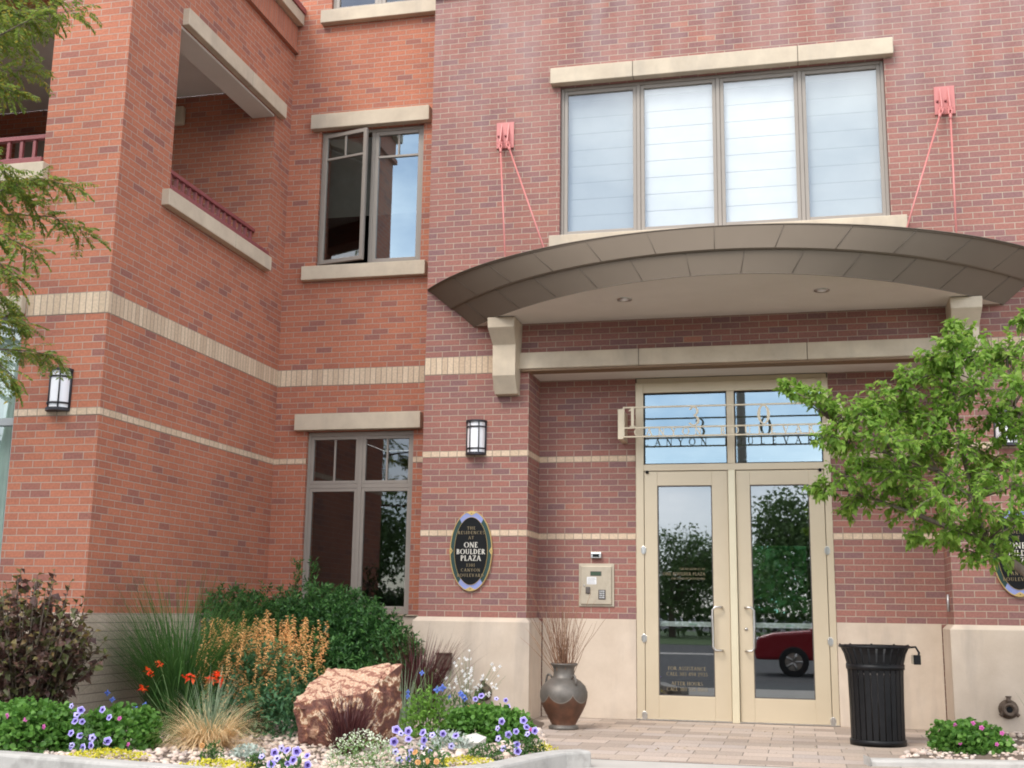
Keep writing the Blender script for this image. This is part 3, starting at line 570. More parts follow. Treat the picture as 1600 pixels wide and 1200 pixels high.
# window above, and the glazing of the wing front
win = empty('window', BLD); x0, x1, z0, z1 = TW; xm = (x0 + x1) / 2
mb = MB(); rect_frame(mb, x0 + 0.002, x1 - 0.002, z0 + 0.002, z1 - 0.002, y - 0.04, y + 0.06, 0.034); mb.box(xm - 0.022, xm + 0.022, y - 0.038, y + 0.058, z0 + 0.037, z1 - 0.037); mb.build('frame', M['frame'], win, bevel=0.004)
sash(win, x0 + 0.037, xm - 0.023, z0 + 0.038, z1 - 0.038, y - 0.012); sash(win, xm + 0.023, x1 - 0.037, z0 + 0.038, z1 - 0.038, y - 0.012)
win = empty('window', BLD); x0, x1, z0, z1 = FW; yy = YO + 0.10
mb = MB(); rect_frame(mb, x0 + 0.002, x1 - 0.002, z0 + 0.002, z1 - 0.002, yy - 0.04, yy + 0.05, 0.05); mb.box(x0 + 0.052, x1 - 0.052, yy - 0.038, yy + 0.048, 2.76, 2.83)
for xx in (-4.9, -3.9): mb.box(xx - 0.025, xx + 0.025, yy - 0.036, yy + 0.046, z0 + 0.052, z1 - 0.052)
mb.build('frame', M['shade_grey'], win, bevel=0.004)
g = MB(); g.quad((x0 + 0.03, yy, z0 + 0.03), (x1 - 0.03, yy, z0 + 0.03), (x1 - 0.03, yy, z1 - 0.03), (x0 + 0.03, yy, z1 - 0.03)); g.build('pane', M['glass'], win)
mb = MB(); n_ = 240
for i in range(n_):
    a, b = x0 + 0.05 + (x1 - x0 - 0.1) * i / n_, x0 + 0.05 + (x1 - x0 - 0.1) * (i + 1) / n_; f_ = lambda t: yy + 0.16 + 0.03 * sin(t * 55) + 0.01 * sin(t * 131)
    mb.add([(a, f_(a), z0), (b, f_(b), z0), (b, f_(b), z1), (a, f_(a), z1)], [(0, 1, 2, 3)], 0, True)
mb.build('curtain', M['curtain'], win)

# recess ceiling ------------------------------------------------------------
mb = MB(); mb.box(6 * L + 0.002, XR - 0.002, 0.14, DR - 0.001, 3.786, CEIL - 0.001); mb.build('porch_ceiling', M['plaster'], BLD)
mb = MB(); mb.box(6 * L - 0.08, XR + 0.08, -0.06, 0.138, 3.774, 3.799); mb.build('timber_strip', M['wood'], BLD, bevel=0.003)

# canopy --------------------------------------------------------------------
CAN = empty('entrance_canopy', BLD)
ZT, ZM, ZB = 4.79, 4.555, 4.325
def topc(t):            # plan of the upper rim: circular arc across the entry
    a = 0.9273 * (2 * t - 1); return Vector((XC + 4.25 * sin(a), 2.55 - 4.25 * cos(a), ZT))
def botc(t):
    o = 2.838 * (2 * t - 1); return Vector((XC + o, -1.65 * (1 - (o / 2.838) ** 2), ZB))
def midc(t, k=0.0): p = topc(t).lerp(botc(t), 0.5); p.z = ZM; p.y -= k * (1 - abs(2 * t - 1)) + 0.02; return p
NP = 12
mb = MB(); mb2 = MB(); seams = MB()
tu = [i / NP for i in range(NP + 1)]; tl = [0.0] + [(i + 0.5) / NP for i in range(NP)] + [1.0]
cl = lambda v: Vector((v.x, min(v.y, -0.001), v.z))
def panel(m, lo, hi, a, b, nu=8, nv=3):      # smooth curved sheet between two rim curves
    vs = [hi(a + (b - a) * i / nu).lerp(lo(a + (b - a) * i / nu), j / nv) for i in range(nu + 1) for j in range(nv + 1)]
    m.add(vs, [(i * (nv + 1) + j, i * (nv + 1) + j + 1, (i + 1) * (nv + 1) + j + 1, (i + 1) * (nv + 1) + j) for i in range(nu) for j in range(nv)], 0, True)
tc_ = lambda t: cl(topc(t)); mo_ = lambda t: cl(midc(t, 0.03)); mi_ = lambda t: cl(midc(t)) + Vector((0, 0, 0.02)); bc_ = lambda t: cl(botc(t)); lip_ = lambda t: cl(midc(t, 0.03) + Vector((0, 0.02, -0.012)))
panel(mb, mo_, tc_, 0, 1, NP * 8); panel(mb, lip_, mo_, 0, 1, NP * 8, 1); panel(mb2, bc_, mi_, 0, 1, NP * 8)
for t in tu[1:-1]: seams.tube([tc_(t) + Vector((0, -0.003, 0)), mo_(t) + Vector((0, -0.003, 0))], 0.003, 5)
for t in tl[1:-1]: seams.tube([mi_(t) + Vector((0, -0.002, -0.01)), bc_(t) + Vector((0, -0.003, 0))], 0.0026, 5)
tu = [i / (NP * 8) for i in range(NP * 8 + 1)]; tl = tu
seams.tube([cl(topc(t)) + Vector((0, -0.002, 0)) for t in tu], 0.006, 6)
seams.tube([cl(botc(t)) + Vector((0, -0.002, 0)) for t in tl], 0.005, 6)
mb.build('upper_fascia', M['canopy'], CAN); mb2.build('lower_fascia', M['canopy'], CAN); seams.build('seam', M['seam'], CAN)
mb = MB(); pts = [cl(topc(t)) + Vector((0, 0, -0.02)) for t in tu]; mb.add(pts, [tuple(range(len(pts)))]); mb.build('canopy_roof', M['canopy'], CAN)
mb = MB(); pts = [cl(botc(t)) + Vector((0, 0, 0.006)) for t in tl]; mb.add(pts, [tuple(range(len(pts)))]); mb.build('soffit', M['plaster'], CAN)
for x, y_ in ((2.42, -0.88), (4.40, -0.88)):
    mb = MB(); mb.lathe([(0.075, 0.0), (0.075, -0.012), (0.05, -0.012), (0.045, 0.004)], 24, c=(x, y_, ZB + 0.006)); mb.build('downlight', M['steel'], CAN); mb = MB(); mb.lathe([(0.048, -0.006), (0.0, -0.02)], 24, c=(x, y_, ZB + 0.006)); mb.build('downlight_lens', M['opal'], CAN)
# wall plates and tie rods
def anchor(xc, ends):
    z = 6.61; mb = MB(); mb.box(xc - 0.105, xc + 0.105, -0.022, -0.0005, z - 0.16, z + 0.16)
    for s in (-1, 1):
        x = xc + s * 0.042
        mb.add([(x - 0.008, -0.022, z + 0.14), (x - 0.008, -0.022, z - 0.15), (x - 0.008, -0.10, z - 0.15), (x - 0.008, -0.10, z - 0.10), (x + 0.008, -0.022, z + 0.14), (x + 0.008, -0.022, z - 0.15), (x + 0.008, -0.10, z - 0.15), (x + 0.008, -0.10, z - 0.10)],
               [(0, 1, 2, 3), (7, 6, 5, 4), (0, 3, 7, 4), (3, 2, 6, 7), (2, 1, 5, 6)])
    mb.build('anchor_plate', M['red_paint'], CAN, bevel=0.003)
    bt = MB()
    for s in (-1, 1): bt.tube([(xc + s * 0.042 - 0.035, -0.02, z - 0.01), (xc + s * 0.042 - 0.035, -0.036, z - 0.01)], 0.014, 6)
    bt.build('bolt', M['rail_red'], CAN)
    for s, e in zip((-1, 1), ends):
        p = Vector((xc + s * 0.042, -0.085, z - 0.12)); e = Vector(e); d = (e - p).normalized(); q = p + d * 0.13
        rod = MB(); rod.tube([q, e], 0.0095, 8); sd = Vector((1, 0, 0)); sd = (sd - d * sd.dot(d)).normalized()
        for k in (-1, 1): rod.tube([p + sd * 0.016 * k - d * 0.015, p + sd * 0.016 * k + d * 0.07, p + d * 0.10], 0.008, 6)
        rod.tube([p - sd * 0.03, p + sd * 0.03], 0.009, 6); rod.tube([p + d * 0.085, q + d * 0.02], 0.016, 8); rod.build('tie_rod', M['red_paint'], CAN)
anchor(0.905, ((1.10, -0.68, 4.775), (1.63, -1.01, 4.775))); anchor(5.775, ((5.19, -0.95, 4.775), (5.74, -0.56, 4.775)))

# stone corbels carrying the canopy
for xc in (0.985, 2 * XC - 0.985):
    prof = [(-0.002, 4.324), (-0.40, 4.324), (-0.40, 4.21), (-0.235, 4.045), (-0.235, 3.70), (-0.115, 3.51), (-0.002, 3.51)]
    wx = [0.155, 0.155, 0.15, 0.132, 0.13, 0.13, 0.13]; mb = MB(); n_ = len(prof)
    vs = [(xc - wv, yv, zv) for (yv, zv), wv in zip(prof, wx)] + [(xc + wv, yv, zv) for (yv, zv), wv in zip(prof, wx)]
    mb.add(vs, [tuple(range(n_ - 1, -1, -1)), tuple(range(n_, 2 * n_))] + [(i, (i + 1) % n_, (i + 1) % n_ + n_, i + n_) for i in range(n_)]); mb.build('corbel', M['stone'], BLD, bevel=0.006)

# entrance doors ------------------------------------------------------------
yd = DR + 0.03
mb = MB(); zt = 3.725
mb.box(XD0, XD0 + 0.089, yd - 0.045, yd + 0.10, 0, zt); mb.box(XD1 - 0.072, XD1, yd - 0.045, yd + 0.10, 0, zt)
mb.box(XD0 + 0.089, XD1 - 0.072, yd - 0.043, yd + 0.098, zt - 0.115, zt); mb.box(XD0 + 0.089, XD1 - 0.072, yd - 0.043, yd + 0.098, 2.715, 2.79)
mb.box(XC - 0.042, XC + 0.042, yd - 0.041, yd + 0.096, 2.79, zt - 0.115); mb.box(XD0 + 0.01, XD1 - 0.01, yd - 0.02, yd + 0.1, zt + 0.002, CEIL - 0.012)
mb.build('door_frame', M['door_metal'], BLD, bevel=0.004)
mb = MB(); mb.box(XC - 0.04, XC + 0.04, yd - 0.085, yd + 0.05, 0.0, 2.714); mb.build('door_post', M['gold_post'], BLD, bevel=0.006)
tw = empty('transom_window', BLD)
for a, b in ((XD0 + 0.089, XC - 0.042), (XC + 0.042, XD1 - 0.072)):
    g = MB(); g.quad((a, yd + 0.02, 2.79), (b, yd + 0.02, 2.79), (b, yd + 0.02, zt - 0.115), (a, yd + 0.02, zt - 0.115)); g.build('pane', M['glass_transom'], tw)
    mb = MB(); rect_frame(mb, a + 0.001, b - 0.001, 2.791, zt - 0.116, yd + 0.002, yd + 0.018, 0.012); mb.build('gasket', M['black'], tw)
def door(xa, xb, hinge_left):
    d = empty('door', BLD); s0, s1 = (0.145, 0.175) if hinge_left else (0.15, 0.16)
    g0, g1 = xa + s0, xb - s1; zb, zt_ = 0.262, 2.548; y0, y1 = yd - 0.035, yd + 0.02
    mb = MB(); mb.box(xa, g0, y0, y1, 0.015, 2.708); mb.box(g1, xb, y0, y1, 0.015, 2.708); mb.box(g0, g1, y0 + 0.001, y1, 0.015, zb); mb.box(g0, g1, y0 + 0.001, y1, zt_, 2.708); mb.build('leaf', M['door_metal'], d, bevel=0.003)
    g = MB(); g.quad((g0, yd - 0.008, zb), (g1, yd - 0.008, zb), (g1, yd - 0.008, zt_), (g0, yd - 0.008, zt_)); g.build('pane', M['glass_door'], d)
    mb = MB(); rect_frame(mb, g0 + 0.001, g1 - 0.001, zb + 0.001, zt_ - 0.001, yd - 0.026, yd - 0.012, 0.010); mb.build('gasket', M['dark_grey'], d)
    bx = g1 - 0.012 if hinge_left else g0 + 0.012; ex = bx + (0.10 if hinge_left else -0.09); yo = y0 - 0.075
    hd = MB(); path = [(ex, y0, 1.215), (ex, yo + 0.02, 1.215), (ex + (bx - ex) * 0.25, yo, 1.215), (bx + (ex - bx) * 0.3, yo, 1.215), (bx, yo, 1.185), (bx, yo, 0.79), (bx + (ex - bx) * 0.3, yo, 0.755), (ex + (bx - ex) * 0.25, yo, 0.755), (ex, yo + 0.02, 0.755), (ex, y0, 0.755)]
    hd.tube(path, 0.0125, 10); hd.build('handle', M['steel'], d)
    hx = xa - 0.012 if hinge_left else xb + 0.012
    for hz in (1.83, 0.87, 0.05): hm = MB(); hm.box(hx - 0.018, hx + 0.018, y0 - 0.022, y0 - 0.001, hz - 0.045, hz + 0.045); hm.box(hx - 0.03, hx + 0.03, y0 - 0.012, y0 - 0.0005, hz - 0.03, hz + 0.03); hm.build('hinge', M['steel'], d, bevel=0.004)
    if not hinge_left: lk = MB(); lk.tube([(ex + 0.005, y0, 0.985), (ex + 0.005, y0 - 0.012, 0.985)], 0.018, 16); lk.build('lock', M['steel'], d)
    pv = MB(); px = xa + 0.035 if hinge_left else xb - 0.035; pv.tube([(px, y0 + 0.005, 2.70), (px, y0 - 0.03, 2.70)], 0.018, 10); pv.build('pivot', M['black'], d)
    br = MB(); br.box(g0 + 0.005, g1 - 0.005, yd + 0.035, yd + 0.085, 1.0, 1.055); br.build('push_bar', M['white'], d, bevel=0.006)
    br = MB(); br.box((g0 + g1) / 2 + 0.03, (g0 + g1) / 2 + 0.11, yd + 0.030, yd + 0.036, 1.018, 1.035); br.build('bar_label', M['curtain'], d)
    t = MB(); cx = (g0 + g1) / 2; yt = yd - 0.010
    if hinge_left:
        for s, z, h in (('THE RESIDENCES AT', 1.615, 0.022), ('ONE BOULDER PLAZA', 1.555, 0.034), ('1301 CANYON BOULEVARD', 1.51, 0.022)): text(t, s, g1 - 0.09 - textwidth(s, h), z, h, yt, 0.001, bold=1.15, center=False)
        for s, z in (('FOR ASSISTANCE', 0.535), ('CALL 303 494 2933', 0.475), ('AFTER HOURS', 0.375), ('CALL 303 356 0803', 0.315)): text(t, s, cx, z, 0.038, yt, 0.001, bold=1.15)
    else:
        text(t, 'NO SOLICITING', cx + 0.06, 0.355, 0.022, yt, 0.001) if False else None
    if t.v: t.build('lettering', M['glass_gold'], d)
door(XD0 + 0.094, XC - 0.045, True); door(XC + 0.045, XD1 - 0.078, False)
mb = MB(); mb.box(XD0 + 0.002, XD1 - 0.002, yd - 0.06, yd + 0.09, 0.004, 0.014); mb.build('threshold', M['steel'], BLD)
# lobby with a window at its far side
lob = empty('lobby', BLD)
yb = 9.0; hx0, hx1, hz0, hz1 = 3.05, 4.25, 1.18, 2.35
mb = MB(); mb.quad((1.3, DR + 0.26, 0), (1.3, yb, 0), (1.3, yb, 3.9), (1.3, DR + 0.26, 3.9)); mb.quad((5.5, DR + 0.26, 0), (5.5, DR + 0.26, 3.9), (5.5, yb, 3.9), (5.5, yb, 0))
for a, b, c_, e in ((1.3, hx0, 0, 3.9), (hx1, 5.5, 0, 3.9), (hx0, hx1, 0, hz0), (hx0, hx1, hz1, 3.9)): mb.quad((a, yb, c_), (b, yb, c_), (b, yb, e), (a, yb, e))
mb.build('inner_wall', M['dark_wall'], lob)
mb = MB(); mb.box(1.3, 5.5, DR + 0.13, yb, -0.06, 0.002); mb.build('floor', M['dark_grey'], lob)
mb = MB(); mb.box(1.3, 5.5, DR + 0.26, yb, 3.902, 4.0); mb.build('ceiling', M['dark_wall'], lob)
g = MB(); g.quad((hx0, yb + 0.02, hz0), (hx1, yb + 0.02, hz0), (hx1, yb + 0.02, hz1), (hx0, yb + 0.02, hz1)); g.build('far_pane', glassmat('teal tinted glass', 0.04, (0.22, 0.46, 0.41)), lob)

# ================================================================ THINGS FIXED TO THE BUILDING
# entry address sign standing off the wall on two arms
YS = 0.245
sg = thing('address_sign', 'openwork champagne metal address sign reading 1301 CANYON BOULEVARD over the glass door', 'sign', (XC, YS, 3.05))
def P_(x, z): return (x - XC, z - 3.05)
sx0, sx1 = 2.243, 2 * XC - 2.243
mb = MB()
for z in (3.385, 3.155, 3.056): x, zz = P_(sx0, z); mb.box(sx0 - XC, sx1 - XC, -0.01, 0.01, zz - 0.0085, zz + 0.0085)
for x in (sx0 + 0.008, sx1 - 0.008): mb.box(x - XC - 0.0085, x - XC + 0.0085, -0.012, 0.012, 3.056 - 3.05, 3.385 - 3.05 + 0.008)
mb.build('sign_frame', M['sign_metal'], sg, bevel=0.002)
for s in (-1, 1):
    xa = s * (XC - 2.215); mb = MB(); mb.box(xa - 0.03, xa + 0.03, -0.012, DR - YS - 0.001, -0.02, 0.32); mb.build('support_arm', M['sign_metal'], sg, bevel=0.004)
for dgt, x in (('1', 2.345), ('3', 3.03), ('0', 3.775), ('1', 2 * XC - 2.345)):
    mb = MB(); text(mb, dgt, x - XC, 3.166 - 3.05, 0.215, 0.007, 0.014, bold=1.0); mb.build('numeral', M['sign_metal'], sg)
s = 'CANYON BOULEVARD'; wv = [2.31, 2.445, 2.575, 2.70, 2.835, 2.985, None, 3.185, 3.33, 3.475, 3.615, 3.745, 3.88, 4.01, 4.135, 4.27]
for c_, x in zip(s, [XC + (i - 7.5) * 0.1335 for i in range(16)]):
    if c_ != ' ': mb = MB(); text(mb, c_, x - XC, 3.066 - 3.05, 0.082, 0.005, 0.010, bold=1.15); mb.build('letter', M['sign_metal'], sg)

# oval plaques
def plaque(xc, label):
    pl = thing('oval_plaque', label, 'sign', (xc, -0.002, 1.785), group='oval plaques on the brick piers')
    a, b = 0.240, 0.437; n = 96
    def ell(ra, rb, t): return (ra * cos(t), rb * sin(t))
    def ring(mb, a0, b0, a1, b1, y, t0=0, t1=2 * pi):
        for i in range(n):
            u, v_ = t0 + (t1 - t0) * i / n, t0 + (t1 - t0) * (i + 1) / n; p = [ell(a0, b0, u), ell(a0, b0, v_), ell(a1, b1, v_), ell(a1, b1, u)]
            mb.quad(*[(q[0], y, q[1]) for q in p]); mb.quad((p[0][0], y, p[0][1]), (p[1][0], y, p[1][1]), (p[1][0], 0, p[1][1]), (p[0][0], 0, p[0][1]))
    def disc(mb, ra, rb, y): mb.add([(q[0], y, q[1]) for q in (ell(ra, rb, 2 * pi * i / n) for i in range(n))], [tuple(range(n))])
    mb = MB(); ring(mb, a, b, a - 0.008, b - 0.008, -0.030); mb.build('gold_rim', M['gold'], pl); mb = MB(); ring(mb, a - 0.05, b - 0.066, a - 0.053, b - 0.069, -0.032); mb.build('inner_rim', M['gold'], pl)
    mb = MB(); disc(mb, a - 0.007, b - 0.007, -0.024); mb.build('green_band', M['sign_green'], pl)
    for s in (1, -1):
        mb = MB(); ring(mb, a - 0.008, b - 0.008, a - 0.0505, b - 0.0665, -0.027, s * pi / 2 - 0.62, s * pi / 2 + 0.62); mb.build('blue_band', M['sign_blue'], pl)
        mb = MB(); poly = [(-0.062, s * 0.422), (-0.03, s * 0.405), (0, s * 0.388), (0.03, s * 0.405), (0.062, s * 0.422), (0, s * 0.434)]; mb.prism(poly, -0.031, -0.026); mb.tube([(0, -0.031, s * 0.413), (0, -0.035, s * 0.413)], 0.006, 8, 1); mb.build('gold_tab', [M['gold'], M['dark_grey']], pl)
        mb = MB(); poly = [(s * 0.236, -0.05), (s * 0.208, 0.0), (s * 0.236, 0.05), (s * 0.246, 0)]; mb.prism(poly, -0.0315, -0.026); mb.tube([(s * 0.226, -0.031, 0), (s * 0.226, -0.035, 0)], 0.006, 8, 1); mb.build('gold_tab', [M['gold'], M['dark_grey']], pl)
    mb = MB(); disc(mb, a - 0.053, b - 0.069, -0.0285); mb.build('black_face', M['sign_black'], pl)
    mb = MB()
    for s, z, h in (('THE', 0.232, 0.034), ('RESIDENCES', 0.182, 0.034), ('AT', 0.127, 0.034), ('1301', -0.172, 0.034), ('CANYON', -0.226, 0.034), ('BOULEVARD', -0.282, 0.034)): text(mb, s, 0, z, h, -0.0285, 0.004, gap=0.26)
    mb.build('small_lettering', M['dim_gold'], pl)
    mb = MB()
    for s, z, h in (('ONE', 0.036, 0.058), ('BOULDER', -0.036, 0.055), ('PLAZA', -0.108, 0.058)): text(mb, s, 0, z, h, -0.0285, 0.006, bold=1.15)
    mb.build('large_lettering', M['pale_gold'], pl)
plaque(0.595, 'black oval plaque, fully visible, on the brick pier left of the entry')
plaque(2 * XC - 0.595, 'black oval plaque half hidden by the leafy tree, on the pier right of the entry')

# wall lanterns
def lantern(loc, label, proto=None):
    if proto: return copy_thing(proto, loc, 0, label)
    t = thing('wall_lantern', label, 'wall lamp', loc, group='wall lanterns'); h, r = 0.39, 0.105
    mb = MB()
    def halfdisc(z0, z1, rr):
        n = 20; pts = [(rr * cos(pi + pi * i / n), rr * 1.0 * sin(pi + pi * i / n)) for i in range(n + 1)]
        mb.add([(x, y, z0) for x, y in pts] + [(x, y, z1) for x, y in pts], [tuple(range(n + 1)), tuple(range(2 * n + 1, n, -1))] + [(i, i + 1, i + n + 2, i + n + 1) for i in range(n)] + [(n, 0, n + 1, 2 * n + 1)])
    halfdisc(0, 0.028, r + 0.012); halfdisc(h - 0.022, h, r + 0.016)
    for z in (0.07, h - 0.075):
        mb.lathe([(r + 0.002, z - 0.008), (r + 0.008, z - 0.008), (r + 0.008, z + 0.008), (r + 0.002, z + 0.008)], 20, a0=pi, a1=2 * pi)
    for k in range(4):
        a = pi + pi * (0.03 + 0.94 * k / 3); x, y = (r + 0.003) * cos(a), (r + 0.003) * sin(a); mb.tube([(x, y, 0.02), (x, y, h - 0.02)], 0.0075, 6)
    mb.box(-r - 0.012, r + 0.012, -0.012, 0.0, 0.001, h - 0.001); mb.build('lamp_frame', M['lamp_black'], t)
    mb = MB(); mb.lathe([(r - 0.004, 0.026), (r - 0.004, h - 0.02)], 24, a0=pi, a1=2 * pi); mb.build('lamp_shade', M['opal'], t)
    return t
l0 = lantern((0.625, -0.001, 2.845), 'white glass half-round lantern in dark frame on the pier above the oval plaque')
lantern((-2.425, YO - 0.001, 2.865), 'white glass lantern in dark frame under the feathery branch on the orange corner', l0)
lantern((2 * XC - 0.625, -0.001, 2.845), 'white glass lantern glimpsed through the leaves of the broad-leaved tree', l0)

# entry phone and its camera
kp = thing('entry_phone', 'tarnished steel entry phone panel with keypad set in the brick beside the door', 'intercom', (1.888, DR - 0.001, 1.44))
mb = MB(); mb.box(-0.2, 0.2, -0.014, 0, -0.235, 0.235); mb.build('back_plate', M['panel_steel'], kp, bevel=0.003)
mb = MB(); mb.box(-0.176, 0.172, -0.036, -0.015, -0.212, 0.212); mb.build('front_panel', M['panel_steel'], kp, bevel=0.006)
mb = MB(); mb.box(-0.06, 0.055, -0.039, -0.0365, 0.107, 0.146); mb.box(-0.066, 0.061, -0.038, -0.0362, 0.101, 0.152, 1); mb.build('display', [M['lcd'], M['dark_grey']], kp)
mb = MB(); mb.box(-0.103, 0.004, -0.0385, -0.0365, 0.008, 0.09)
for i in range(5): mb.box(-0.093, -0.006 - (i % 3) * 0.006, -0.0392, -0.0386, 0.018 + i * 0.014, 0.021 + i * 0.014, 1)
mb.build('instruction_label', [M['white'], M['dark_grey']], kp)
mb = MB(); mb.box(-0.118, -0.066, -0.052, -0.0365, -0.096, -0.018); mb.build('card_reader', M['dark_grey'], kp, bevel=0.008)
mb = MB(); mb.box(0.026, 0.108, -0.040, -0.0365, -0.16, -0.05); mb.build('keypad', M['dark_grey'], kp, bevel=0.003)
mb = MB()
for i in range(3):
    for j in range(4): mb.box(0.040 + i * 0.020, 0.054 + i * 0.020, -0.046, -0.0402, -0.146 + j * 0.023, -0.130 + j * 0.023)
mb.build('keys', M['keys'], kp, bevel=0.002)
mb = MB(); mb.tube([(-0.135, -0.036, -0.005), (-0.135, -0.042, -0.005)], 0.011, 12); mb.build('key_lock', M['steel'], kp)
cm = thing('door_camera', 'small steel box camera on the brick just above the entry phone', 'camera', (1.887, DR - 0.001, 1.768))
mb = MB(); mb.box(-0.06, 0.06, -0.05, 0, -0.032, 0.034); mb.build('housing', M['steel'], cm, bevel=0.006)
mb = MB(); mb.box(-0.036, 0.036, -0.0525, -0.0505, -0.018, 0.014); mb.build('lens_window', M['sign_black'], cm)
# thin conduit stub on the right return
mb = MB(); mb.tube([(0, 0, 0), (0, 0, 0.17)], 0.012, 8); tag(mb.build('conduit', M['keys'], None, (XR - 0.014, 0.30, 1.20)), 'short grey metal conduit on the brick return right of the bin', 'conduit')

# bronze-box and pipe outlets on the stone base
ob = thing('outlet_box', 'weathered brown square outlet box on the stone base behind the white flowers', 'outlet box', (0.335, -0.056, 0.52))
mb = MB(); mb.box(-0.078, 0.078, -0.07, 0, 0, 0.155); mb.build('housing', M['rust'], ob, bevel=0.008)
mb = MB(); mb.box(-0.086, 0.086, -0.082, 0.0, 0.156, 0.168); mb.build('lid', M['rust'], ob, bevel=0.004)
def standpipe(loc, label):
    t = thing('wall_hydrant', label, 'pipe fitting', loc, group='pipe outlets in the stone base')
    mb = MB()
    prof = [(0.092, 0.0), (0.092, 0.015), (0.068, 0.025), (0.060, 0.06), (0.064, 0.085), (0.045, 0.092), (0.028, 0.07), (0.028, 0.04)]
    n = 24; vs = [(r * cos(2 * pi * j / n), -z, r * sin(2 * pi * j / n)) for r, z in prof for j in range(n)]
    mb.add(vs, [(i * n + j, i * n + (j + 1) % n, (i + 1) * n + (j + 1) % n, (i + 1) * n + j) for i in range(len(prof) - 1) for j in range(n)], 0, True)
    mb.build('flange', M['rust'], t)
    mb = MB(); mb.tube([(0, -0.045, 0.06), (0, -0.045, 0.115)], 0.022, 10); mb.tube([(0, -0.045, 0.115), (0, -0.045, 0.125)], 0.03, 10)
    for s in (-1, 1): mb.tube([(s * 0.055, -0.055, -0.03), (s * 0.085, -0.06, -0.06)], 0.018, 8)
    mb.build('valve_lug', M['rust'], t)
    mb = MB(); vs = [(0.03 * cos(2 * pi * j / n), -0.072, 0.03 * sin(2 * pi * j / n)) for j in range(n)]; mb.add(vs, [tuple(range(n))]); mb.build('bore', M['sign_black'], t)
standpipe((0.775, -0.056, 0.285), 'rusty brown pipe outlet on the stone base just behind the petunias')
standpipe((2 * XC - 0.775, -0.056, 0.275), 'rusty pipe outlet above rust stains on the base right of the bin')
# ================================================================ GROUND
KERB_L = [(-9.0, -5.02), (-1.4, -5.10), (0.0, -5.36), (0.9, -5.50), (1.6, -5.22), (2.02, -4.60), (2.18, -3.98), (2.30, -3.66), (2.48, -3.50)]
KERB_R = [(4.56, -2.72), (5.2, -2.58), (7.0, -2.18), (12.0, -1.5)]
BED_L = KERB_L[:-1] + [(2.18, -3.1), (1.62, -0.95), (1.48, -0.10), (-0.02, -0.10), (-0.02, 0.32), (-1.94, 0.32), (-1.94, -3.36), (-9.0, -3.36)]
BED_R = [(4.72, -2.60), (5.2, -2.46), (7.0, -2.06), (12.0, -1.44), (12.0, -0.08), (5.62, -0.08), (5.25, -0.75), (4.95, -1.7)]
def inside(poly, x, y):
    c = False; n = len(poly)
    for i in range(n):
        (x0, y0), (x1, y1) = poly[i], poly[(i + 1) % n]
        if (y0 > y) != (y1 > y) and x < (x1 - x0) * (y - y0) / (y1 - y0) + x0: c = not c
    return c
def edge_d(poly, x, y):
    d = 9
    for i in range(len(poly)):
        a, b = Vector(poly[i]), Vector(poly[(i + 1) % len(poly)]); p = Vector((x, y)); ab = b - a; t = max(0, min(1, (p - a).dot(ab) / ab.length_squared)); d = min(d, (a + ab * t - p).length)
    return d
def bedz(x, y): return 0.055 + 0.035 * noise.noise((x * 0.9, y * 0.9, 3.1)) + 0.012 * noise.noise((x * 5, y * 5, 1.0))
def bed(name, poly, x0, x1, y0, y1, st=0.06):
    mb = MB(); nx, ny = int((x1 - x0) / st), int((y1 - y0) / st); idx = {}
    def vid(i, j):
        if (i, j) not in idx:
            x, y = x0 + i * st, y0 + j * st; e = edge_d(poly, x, y) if inside(poly, x, y) else 0
            idx[(i, j)] = len(mb.v); mb.v.append((x, y, -0.01 + (bedz(x, y) + 0.01) * min(1, e / 0.16)))
        return idx[(i, j)]
    for i in range(nx):
        for j in range(ny):
            if inside(poly, x0 + (i + .5) * st, y0 + (j + .5) * st): mb.f.append((vid(i, j), vid(i + 1, j), vid(i + 1, j + 1), vid(i, j + 1))); mb.mi.append(0); mb.sm.append(True)
    return struct(mb.build(name, M['soil']))
bed('planting_bed', BED_L, -5.0, 2.6, -5.5, 0.4); bed('planting_bed', BED_R, 4.6, 9.0, -2.7, 0.0)
# asphalt sheet out to the horizon: falls gently from the kerb to the street
mb = MB(); xs = [-700, -60, -12, 16, 70, 700]; prof = [(700, -0.30), (12.0, -0.30), (0.9, -0.09), (-5.2, -0.09), (-8.5, -0.22), (-60, -0.30), (-700, -0.30)]
for i in range(len(xs) - 1):
    for j in range(len(prof) - 1): mb.quad((xs[i], prof[j + 1][0], prof[j + 1][1]), (xs[i + 1], prof[j + 1][0], prof[j + 1][1]), (xs[i + 1], prof[j][0], prof[j][1]), (xs[i], prof[j][0], prof[j][1]))
struct(mb.build('ground', M['asphalt']))
mb = MB(); mb.box(1.2, 13, -3.05, DR + 0.12, -0.07, -0.0005); struct(mb.build('paving', M['paver']))
mb = MB(); mb.box(1.9, 13, -5.6, -3.056, -0.085, -0.004); struct(mb.build('walkway', M['walkway']))
mb = MB(); mb.box(-60, 60, -37, -31, -0.31, -0.27); mb.box(-60, 60, -90, -44, -0.31, -0.26); struct(mb.build('lawn', M['grass_ground']))
mb = MB(); mb.box(-60, 60, -30.9, -29.2, -0.31, -0.25); struct(mb.build('pavement', M['walkway']))
